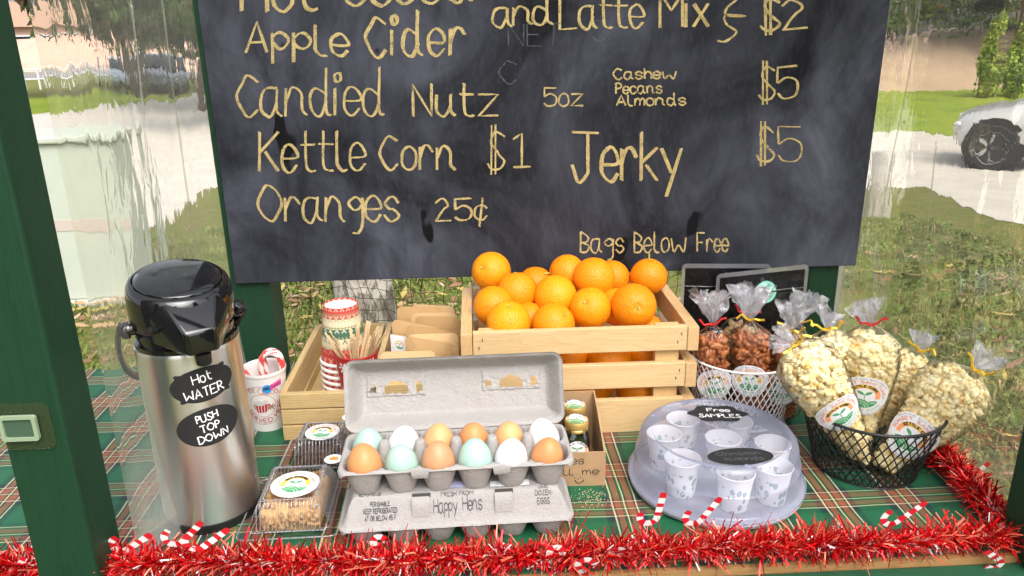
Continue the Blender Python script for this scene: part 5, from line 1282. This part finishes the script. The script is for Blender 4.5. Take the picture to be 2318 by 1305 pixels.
# ================================================================ wire baskets
def basket(name,label,c,r0,r1,h,mt,nd,wire,dip=0):
    t=thing(name,label,'basket',c); M=MB(); n=72
    rim=lambda a:(r1*math.cos(a),r1*math.sin(a),h)
    M.tube([rim(2*PI*k/n) for k in range(n)],wire*1.9,8,closed=True); M.build('rim',mt,t,local=True,smooth=True)
    M=MB(); M.tube([(r0*math.cos(2*PI*k/n),r0*math.sin(2*PI*k/n),wire*1.2) for k in range(n)],wire*1.5,6,closed=True)
    tw=.62
    for s in(-1,1):
        for k in range(nd):
            M.tube([((r0+(r1-r0)*q)*math.cos(2*PI*k/nd+s*tw*q),(r0+(r1-r0)*q)*math.sin(2*PI*k/nd+s*tw*q),.001+(h-.001)*q) for q in [i/7 for i in range(8)]],wire*.8,5,cap=False)
    M.build('mesh_side',mt,t,local=True,smooth=True)
    M=MB()
    m_=int(r0*2/.011)
    for k in range(m_):
        x=-r0+(k+.5)*2*r0/m_; y=math.sqrt(max(r0*r0-x*x,0))
        M.tube([(x,-y,.0012),(x,y,.0012)],wire*.7,5); M.tube([(-y,x,.0020),(y,x,.0020)],wire*.7,5)
    M.build('mesh_bottom',mt,t,local=True)
    return t
WB=Vector((.452,1.222,.8505)); basket('wire_basket','white diamond mesh wire basket filled with bags of candied nuts',WB,.082,.094,.114,STEELW,52,.0011)
BB=Vector((.590,1.032,.8505)); basket('wire_basket','black diamond mesh wire basket filled with bags of kettle corn',BB,.074,.101,.103,BWIRE,44,.0013)
# ================================================================ bags of popcorn and nuts
FILM=clear('cellophane',(1,1,1),.03,.05,edge=.12,bp=.8,bs_=70,bd=.005,stretch=(1,1,.35)); RUF=clear('cellophane_ruffle',(.97,.97,.98),.08,.08,edge=.30,haze=.14,bp=.5,bs_=120,bd=.004)
def cornmat():
    m,t,b,N=nodes('popcorn'); n=noise_(t,75,3,.6,objc(t,None,False)); c=ramp(t,n,[(.38,(.98,.88,.58)),(.60,(.95,.76,.38)),(.68,(.78,.46,.08)),(.76,(.48,.20,.03))])
    t.links.new(c,b.inputs['Base Color']); b.inputs['Roughness'].default_value=.75; b.inputs['Subsurface Weight'].default_value=.12; b.inputs['Subsurface Radius'].default_value=(.006,.004,.002); b.inputs['Subsurface Scale'].default_value=.5
    bump(t,b,noise_(t,420,2,.5),.35,.001); return m
CORN=cornmat()
def nutmat():
    m,t,b,N=nodes('candied_nut'); n=noise_(t,90,3,.6); c=ramp(t,n,[(.3,(.18,.045,.012)),(.55,(.42,.13,.034)),(.75,(.62,.27,.10))]); t.links.new(c,b.inputs['Base Color']); b.inputs['Roughness'].default_value=.32
    bump(t,b,noise_(t,420,3,.7),.5,.0012); return m
NUT=nutmat(); CASH=mat('cashew',(.50,.33,.15),.4,var=.3,vs_=90,bp=.4,bs_=300)
ico=bmesh.new(); bmesh.ops.create_icosphere(ico,subdivisions=1,radius=1); ICV=np.array([v.co[:] for v in ico.verts]); ICF=[tuple(v.index for v in f.verts) for f in ico.faces]; ico.free()
ico=bmesh.new(); bmesh.ops.create_icosphere(ico,subdivisions=2,radius=1); IC2V=np.array([v.co[:] for v in ico.verts]); IC2F=[tuple(v.index for v in f.verts) for f in ico.faces]; ico.free()
def bag(kind,label,base,tie,rmax,tiem,lab=None,lab_t=.42,lab_r=.030,arc='KETTLE CORN',yaw=0,ruff=.040,seed=1,flat=.72,fill=1.0,rufdir=(0,0,1),group=None):
    base=Vector(base); tie=Vector(tie); zx=(tie-base); L=zx.length; zx.normalize(); mid=(base+tie)/2; c=CAM-mid; yd=-(c-zx*c.dot(zx)).normalized()
    if yaw: yd=Matrix.Rotation(yaw,3,zx)@yd
    xd=yd.cross(zx); R=Matrix((xd,yd,zx)).transposed(); nm_='popcorn_bag' if kind=='corn' else 'nut_bag'
    t=thing(nm_,label,'bag',base,R,group); rs=np.random.RandomState(seed)
    if kind=='corn': K=[(0,.30),(.08,.42),(.25,.58),(.5,.84),(.68,.98),(.78,1.0),(.88,.86),(.95,.50),(1,.07)]
    else: K=[(0,.55),(.06,.85),(.2,.97),(.45,1.0),(.70,1.0),(.80,.92),(.89,.62),(.95,.26),(1,.08)]
    rad=lambda q:rmax*float(np.interp(q,[k[0] for k in K],[k[1] for k in K]))
    # contents
    M=MB(); cnt=0
    ntot=int(520*(rmax/.041)**2) if kind=='corn' else 260
    hi=.93 if kind=='corn' else .86
    M.lathe([(.0001,.03*L)]+[(rad(q)*(.64 if kind=='corn' else .52),q*L) for q in [.06+i*(hi-.08)/14 for i in range(15)]]+[(.0001,hi*L)],n=24,sy=flat)
    for i in range(ntot):
        q=rs.uniform(.03,hi*fill); a=rs.uniform(0,2*PI)
        if rs.uniform()>rad(q)/rmax*1.05: continue
        sz=.0063*rs.uniform(.75,1.25) if kind=='corn' else .0120
        rr_=max(rad(q)-sz*.95,.002)*rs.uniform(.55,1.0)**.5; p=np.array([rr_*math.cos(a),rr_*math.sin(a)*flat,q*L])
        E=np.array(Euler(rs.uniform(0,6.3,3)).to_matrix())
        if kind=='corn':
            for k in range(5):
                o=rs.normal(size=3); o/=np.linalg.norm(o); s_=sz*rs.uniform(.45,.78); v=ICV*s_*(1+.18*rs.normal(size=(len(ICV),1))); v=v+o*sz*.62+p; M.add(v.tolist(),ICF)
        else:
            v=IC2V*np.array([sz*.52,sz*.36,sz])*rs.uniform(.85,1.1); v[:,0]*=1-.28*(IC2V[:,2]); v=v*(1+.05*rs.normal(size=(len(v),1))); M.add((v@E.T+p).tolist(),IC2F)
    q=M.build('popcorn' if kind=='corn' else 'candied_nuts',CORN if kind=='corn' else (CASH if kind=='cashew' else NUT),t,local=True,smooth=True); q['kind']='stuff'
    # film
    M=MB(); prof=[(q,rad(q)*1.045+.0012) for q in [i/30 for i in range(31)]]; n=56; vs=[];fs=[]
    for q,rr_ in prof:
        for k in range(n):
            a=2*PI*k/n; w_=1+(.05*sst(q*1.2-.6)+.012)*math.sin(a*9+seed)+.03*noise.noise((math.cos(a)*2,math.sin(a)*2,q*5+seed))+(.10 if q>.85 else 0)*math.sin(a*13+seed)
            vs.append((rr_*w_*math.cos(a),rr_*w_*math.sin(a)*(flat if q<.85 else flat+(1-flat)*(q-.85)/.15),q*L))
    for i in range(30):
        for k in range(n): fs.append((i*n+k,i*n+(k+1)%n,(i+1)*n+(k+1)%n,(i+1)*n+k))
    fs.append(tuple(range(n-1,-1,-1))); M.add(vs,fs); M.build('cellophane',FILM,t,local=True,smooth=True)
    # ruffle above the tie
    rd=(R.transposed()@Vector(rufdir)).normalized(); M=MB(); n=110; rows=13
    ax=rd.orthogonal().normalized(); ay=rd.cross(ax)
    vs=[];fs=[]
    for j in range(rows):
        q=j/(rows-1); rr_=rmax*.07+ruff*.52*q**.9
        for k in range(n):
            a=2*PI*k/n; fold=1+.42*math.sin(a*8+seed*2+q)*min(1,q*2+.2)+.35*noise.noise((math.cos(a)*3,math.sin(a)*3,q*3+seed))
            ln=ruff*q*(1+.28*noise.noise((math.cos(a)*2.5,math.sin(a)*2.5,seed*3)))
            w2=Vector((0,0,L))+ax*(rr_*fold*math.cos(a))+ay*(rr_*fold*math.sin(a)*.8)+rd*ln; nv=noise.noise_vector(w2*75+Vector((seed,0,0))); v=w2+nv*(.0075*q*(ruff/.04)); vs.append(v)
    for j in range(rows-1):
        for k in range(n): fs.append((j*n+k,j*n+(k+1)%n,(j+1)*n+(k+1)%n,(j+1)*n+k))
    M.add(vs,fs); M.build('ruffle',RUF,t,local=True)
    if tiem:
        M=MB(); M.tube([(rmax*.11*math.cos(2*PI*k/14),rmax*.11*math.sin(2*PI*k/14),L) for k in range(14)],.0018,6,closed=True)
        for s in(-1,1):
            e=[Vector((0,-rmax*.10,L)),Vector((s*.007,-rmax*.10-.004,L+.004)),Vector((s*.014,-rmax*.10-.004,L+.002+.010*(seed%2 if s>0 else (seed+1)%2))),Vector((s*.022,-rmax*.1-.006,L+.004+.010*((seed//2)%2)))]
            for a,b in zip(e[:-1],e[1:]):
                d=b-a; M.tube([a,b],[.0015,.0021],4)
        M.build('twist_tie',tiem,t,local=True)
    if lab:
        zc=lab_t*L
        def f(u,v,l=0):
            z=zc+v; rr_=rad(z/L)*1.045+.0012; a=u/max(rad(zc/L),.018)
            return (1.02*(rr_+.0012+l)*math.sin(a),-(1.02*rr_*flat+.0016+l)*math.cos(a)-.0012,z)
        M=MB(); sticker(M,lab_r,f,arc,amber=(kind!='corn')); M.build('label',STK,t,local=True)
    return t
GC='bags of kettle corn in the black basket'; GN='bags of candied nuts in the white basket'
bag('corn','kettle corn bag with a gold tie leaning far left over the basket rim',(.585,1.020,.862),PY(1800,778,.985),.043,GTIE,True,.52,.0320,yaw=.12,seed=1,ruff=.030,rufdir=(-.9,.2,.3),group=GC)
bag('corn','kettle corn bag half hidden behind the left leaning one',(.575,1.065,.866),PY(1872,745,1.075),.040,GTIE,False,seed=2,ruff=.028,rufdir=(.3,.5,.8),group=GC)
bag('corn','tallest upright kettle corn bag with a red tie',(.588,1.045,.864),PY(1972,735,1.06),.0415,RTIE,True,.50,.0320,yaw=.0,seed=3,ruff=.036,rufdir=(-.35,.2,1),group=GC)
bag('corn','kettle corn bag with a gold tie at the back without a visible label',(.610,1.085,.868),PY(2082,795,1.115),.040,GTIE,False,seed=5,ruff=.030,rufdir=(.25,.2,1),group=GC)
bag('corn','fat kettle corn bag with a gold tie leaning right over the basket rim',(.600,1.000,.862),PY(2206,838,1.00),.0500,GTIE,True,.33,.0335,yaw=.0,seed=6,ruff=.034,rufdir=(.7,.1,.7),group=GC)
bag('almond','candied almond bag with a red tie at the left of the white basket',(.402,1.205,.858),PY(1612,734,1.195),.0365,RTIE,True,.42,.0285,'CANDIED ALMONDS',yaw=.15,seed=11,ruff=.052,rufdir=(.0,.25,1),group=GN)
bag('almond','candied almond bag with a red and gold tie in the middle of the white basket',(.463,1.180,.858),PY(1700,724,1.185),.0385,GTIE,True,.46,.0285,'CANDIED ALMONDS',yaw=-.1,seed=12,ruff=.052,rufdir=(.05,.3,1),group=GN)
bag('almond','darker candied nut bag at the right behind the kettle corn',(.512,1.185,.857),PY(1790,750,1.185),.0365,GTIE,True,.40,.0280,'CANDIED CASHEWS',yaw=-.1,seed=14,ruff=.045,rufdir=(.2,.3,1),group=GN)
bag('cashew','pale cashew bag at the back between the two almond bags',(.430,1.262,.858),PY(1690,712,1.26),.0360,RTIE,False,seed=15,ruff=.048,rufdir=(.4,.4,1),group=GN)
bag('cashew','pale cashew bag at the back right of the white basket',(.497,1.258,.858),PY(1812,728,1.25),.0360,GTIE,False,seed=17,ruff=.050,rufdir=(.35,.2,1),group=GN)
# ================================================================ black jerky pouches
JB=mat('black_film',(.008,.008,.009),.16,bp=.35,bs_=28,bd=.01); JE=clear('pouch_edge',(.75,.77,.77),.16,.12,haze=.25)
for lb,xa,xb,ya,yb,Y,rnd in (('black glossy jerky pouch with a clear edge, behind the other',1547,1748,600,600,1.352,False),('black glossy jerky pouch with a clear edge and a round green sticker',1626,1834,624,600,1.318,True)):
    a=PY(xa,ya,Y); b=PY(xb,yb,Y); W=(b-a).length; z0=.8515; Hh=(a.z+b.z)/2-z0; cx=(a.x+b.x)/2; tl=(b.z-a.z)/W
    t=thing('jerky_pouch',lb,'pouch',(cx,Y,z0),group='black jerky pouches behind the white basket')
    fy=lambda x,z,s:(-s)*(.0145*max(0,1-z/Hh*1.15)*(1-(2*x/W)**2)+.0006)+.008*(z/Hh)**2+.002*math.sin(x*50+z*30)
    def out(u,v,k):
        x=(u-.5)*W*k; z=Hh*(.5+(v-.5)*k); return x,z
    M=MB()
    for s in(1,-1): M.grid(30,30,lambda u,v,s=s:(lambda x,z:(x,fy(x,z,s),z+tl*x*z/Hh))(*out(u,v,.925)))
    bd=M.build('pouch_body',JB,t,local=True,smooth=True)
    fr=rrect(W,Hh,.009,6); inn=rrect(W*.925,Hh*.925,.002,6); n=len(fr); M=MB()
    vs=[(x,fy(x,z+Hh/2,0)-.0003,z+Hh/2+tl*x*(z+Hh/2)/Hh) for x,z in fr]+[(x,fy(x,z+Hh/2,0)-.0003,z+Hh/2+tl*x*(z+Hh/2)/Hh) for x,z in inn]
    M.add(vs,[(k,(k+1)%n,n+(k+1)%n,n+k) for k in range(n)]); M.build('clear_edge',JE,t,local=True)
    M=MB(); M.grid(24,3,lambda u,v:(lambda x,z:(x,fy(x,z,1)-.0012-.0012*math.sin(v*PI),z+tl*x*z/Hh))((u-.5)*W*.92,Hh*(.80+.018*v))); M.build('zip_seal',JB,bd,local=True,smooth=True)
    M=MB(); flatlabel(M,[(.0042*math.cos(k*PI/8),.0042*math.sin(k*PI/8)) for k in range(16)],lambda u,v:(u,fy(u,Hh*.915+v,1)-.0011,Hh*.915+v)); M.build('hang_hole',DARKH,bd,local=True)
    if rnd:
        sx,szz=PY(1734,662,Y).x-cx,PY(1734,662,Y).z-z0
        M=MB(); R=.0205; f=lambda u,v,l=0:(sx+u,fy(sx+u,szz+v,1)-.0018-l,szz+v)
        flatlabel(M,[(R*math.cos(k*PI/20),R*math.sin(k*PI/20)) for k in range(40)],f,0); M.rib([(R*.86*math.cos(k*PI/20),R*.86*math.sin(k*PI/20)) for k in range(41)],.0012,lambda u,v:f(u,v,.0004),1)
        write(M,'Jerky',-.012,.012,-.001,.007,.0012,lambda u,v:f(u,v,.0004),1); M.rib([(-.011,-.006),(.011,-.006)],.0012,lambda u,v:f(u,v,.0004),1)
        M.build('round_sticker',[mat('mint_sticker',(.18,.55,.42),.5),mat('mint_print',(.45,.75,.62),.5)],bd,local=True)
# ================================================================ tinsel garlands
TR=mat('tinsel_red',(.80,.012,.018),.2,.72); TD=mat('tinsel_dark',(.38,.004,.008),.25,.7); TP=mat('tinsel_orange',(.98,.26,.16),.2,.5); TW=mat('tinsel_white',(.88,.82,.82),.3,.1); TRP=mat('tinsel_plain_red',(.70,.02,.03),.45)
CNW=mat('cutout_white',(.82,.82,.82),.35); CNR=mat('cutout_red',(.62,.015,.03),.35)
def garland(label,path,n,seed,rad=.030,dens=None):
    P=[Vector(p) for p in path]; rs=np.random.RandomState(seed); cum=[0]
    for a,b in zip(P[:-1],P[1:]): cum.append(cum[-1]+(b-a).length)
    def at(q):
        d=q*cum[-1]; i=max(k for k in range(len(cum)-1) if cum[k]<=d+1e-9); w_=(d-cum[i])/(cum[i+1]-cum[i]); return P[i].lerp(P[i+1],w_),(P[i+1]-P[i]).normalized()
    t=thing('tinsel_garland',label,'tinsel',P[len(P)//2]); M=MB(); M.tube(P,.0022,5,1)
    for i in range(n):
        q=(rs.randint(0,int(n/16))+rs.normal(0,.16))/(n/16); q=min(max(q,0),1); p,tg=at(q)
        if dens is not None and rs.uniform()>dens(q): continue
        a=tg.orthogonal().normalized(); b=tg.cross(a); th=rs.uniform(0,2*PI); d=(a*math.cos(th)+b*math.sin(th)+tg*rs.normal(0,.55)).normalized()
        clump=.75+.5*noise.noise((q*60,seed,0)); L=rad*(rs.uniform(.45,1.1) if rs.uniform()<.8 else rs.uniform(1.1,1.55))*clump
        wz=noise.noise((q*45,seed*3.3,2))>.20
        k=int(rs.choice([3,4,0],p=[.45,.3,.25])) if wz and rs.uniform()<.30 else int(rs.choice([0,1,2,3],p=[.47,.25,.18,.10]))
        if k==3: L*=.62
        if p.z+d.z*L<TZ+.001 and p.y>.812: d.z=abs(d.z)*.25; d.normalize()
        w_=rs.uniform(.0005,.0013); s=d.cross(Vector(rs.normal(size=3).tolist())).normalized()*w_
        bend=Vector((rs.normal(0,.22),rs.normal(0,.22),rs.normal(-.1,.25)))*L
        m1=p+d*L*.55; e=p+d*L+bend*.6; tw=Matrix.Rotation(rs.normal(0,1.0),3,d); s2=tw@s
        M.add([p-s,p+s,m1+s2,m1-s2,e+s2*.8,e-s2*.8],[(0,1,2,3),(3,2,4,5)],k)
    q=M.build('tinsel_strands',[TR,TD,TP,TW,TRP],t); q['kind']='stuff'
    return t
def cutout(t,p,ang,size=.062,flip=1,lean=0,w_=.0088):
    """flat striped candy cane card: a straight shaft and a hook"""
    p=Vector(p); M=MB(); L=size*.62; r=size*.16; pts=[(0,L*k/10) for k in range(11)]; pts=[(0,-L+L*1.0*k/14) for k in range(15)]+[(r-r*math.cos(a),r*math.sin(a)) for a in [PI*k/12 for k in range(1,13)]]+[(2*r,-r*.3),(2*r,-r*.6)]
    Q=Matrix.Rotation(lean,3,'X')@Matrix.Rotation(ang,3,'Y'); acc=0; n=len(pts); lf=[];rt=[]; ac=[0]
    for i in range(n):
        a=pts[max(i-1,0)];b=pts[min(i+1,n-1)]; tx,ty=b[0]-a[0],b[1]-a[1]; l=math.hypot(tx,ty); ww=w_/2*(.7 if i in(0,n-1) else 1)
        lf.append((pts[i][0]-ty/l*ww,pts[i][1]+tx/l*ww)); rt.append((pts[i][0]+ty/l*ww,pts[i][1]-tx/l*ww))
        if i: ac.append(ac[-1]+math.hypot(pts[i][0]-pts[i-1][0],pts[i][1]-pts[i-1][1]))
    m3=lambda u,v,d:p+Q@Vector((u*flip,d,v))
    for d in(0,.0006):
        for i in range(n-1):
            k=1 if int((ac[i])/(.0078))%2==0 else 0
            M.add([m3(*lf[i],d),m3(*rt[i],d),m3(*rt[i+1],d),m3(*lf[i+1],d)],[(0,1,2,3)],k)
    M.build('candy_cane_cutout',[CNW,CNR],t)
tf=garland('red tinsel garland with striped cane cutouts along the front edge of the counter',[(-.93,.838,.866),(-.62,.846,.868),(-.38,.842,.866),(-.15,.828,.864),(.1,.820,.866),(.30,.822,.868),(.52,.815,.866),(.60,.822,.866),(.72,.818,.862)],15500,3,.034,lambda q:.55 if .885<q<.925 else 1)
tr=garland('red tinsel garland along the right end of the counter beside the vinyl curtain',[(.715,1.30,.866),(.712,1.12,.868),(.705,1.03,.866),(.702,.95,.868),(.695,.88,.866),(.700,.83,.862)],7500,5,.030)
for px,py,Y,ang,fl,sz,ln,tt in ((288,1245,.85,.95,-1,.070,.2,tf),(412,1228,.845,.75,-1,.074,.2,tf),(458,1240,.838,.92,-1,.076,.15,tf),(1487,1172,.842,.12,-1,.070,.2,tf),(1587,1178,.838,.50,-1,.070,.2,tf),(2032,1182,.832,.72,-1,.072,.2,tf),(30,1300,.845,.7,1,.06,.2,tf),(120,1262,.85,-.9,1,.05,.3,tf)):
    p=PY(px,py,Y); Q=Matrix.Rotation(ang,3,'Y'); cutout(tt,p-Q@Vector((0,0,-sz*.31)),ang+PI,sz,fl,ln) if False else cutout(tt,p,ang+PI,sz,-fl,ln)
cutout(tf,PY(1310,1285,.80),-.5,.062,1,.3); cutout(tf,PY(845,1228,.835),-.1,.05,1,.2); cutout(tf,PY(1245,1250,.812),.1,.05,1,.2); cutout(tf,PY(2265,1270,.79),PI-.9,.055,1,.3); cutout(tf,PY(1410,1255,.815),.5,.05,-1,.4)
cutout(tr,PY(2135,990,1.10),.6+PI,.045,1,.2); cutout(tr,PY(2205,1075,.985),.75+PI,.045,-1,.1); cutout(tr,PY(2290,1180,.875),-1.0,.055,1,.2)
# a yellow leaf on the cloth
M=MB(); p=PZ(596,812,.866); R=Euler((.35,.1,math.radians(20))).to_matrix()
M.grid(16,6,lambda u,v:p+R@Vector(((u-.5)*.056,(v-.5)*.020*math.sin(PI*min(max(u,.001),.999))**.8,.005*abs(v-.5)*2*math.sin(PI*u))))
tag(M.build('fallen_leaf',mat('yellow_leaf',(.62,.44,.12),.45,var=.3,vs_=60),smooth=True),'yellow fallen leaf lying on the cloth left of the tray','leaf')
M=MB(); rs=np.random.RandomState(9)
for i in range(160):
    p=PZ(1335+rs.normal(0,26),1128+rs.normal(0,12),.8525); lump(M,p,rs.uniform(.0004,.0011),i,0,6)
o=M.build('crumbs',mat('crumb',(.55,.42,.25),.9)); o['kind']='stuff'
bpy.data.meshes.remove(bpy.data.meshes[0]) if False else None
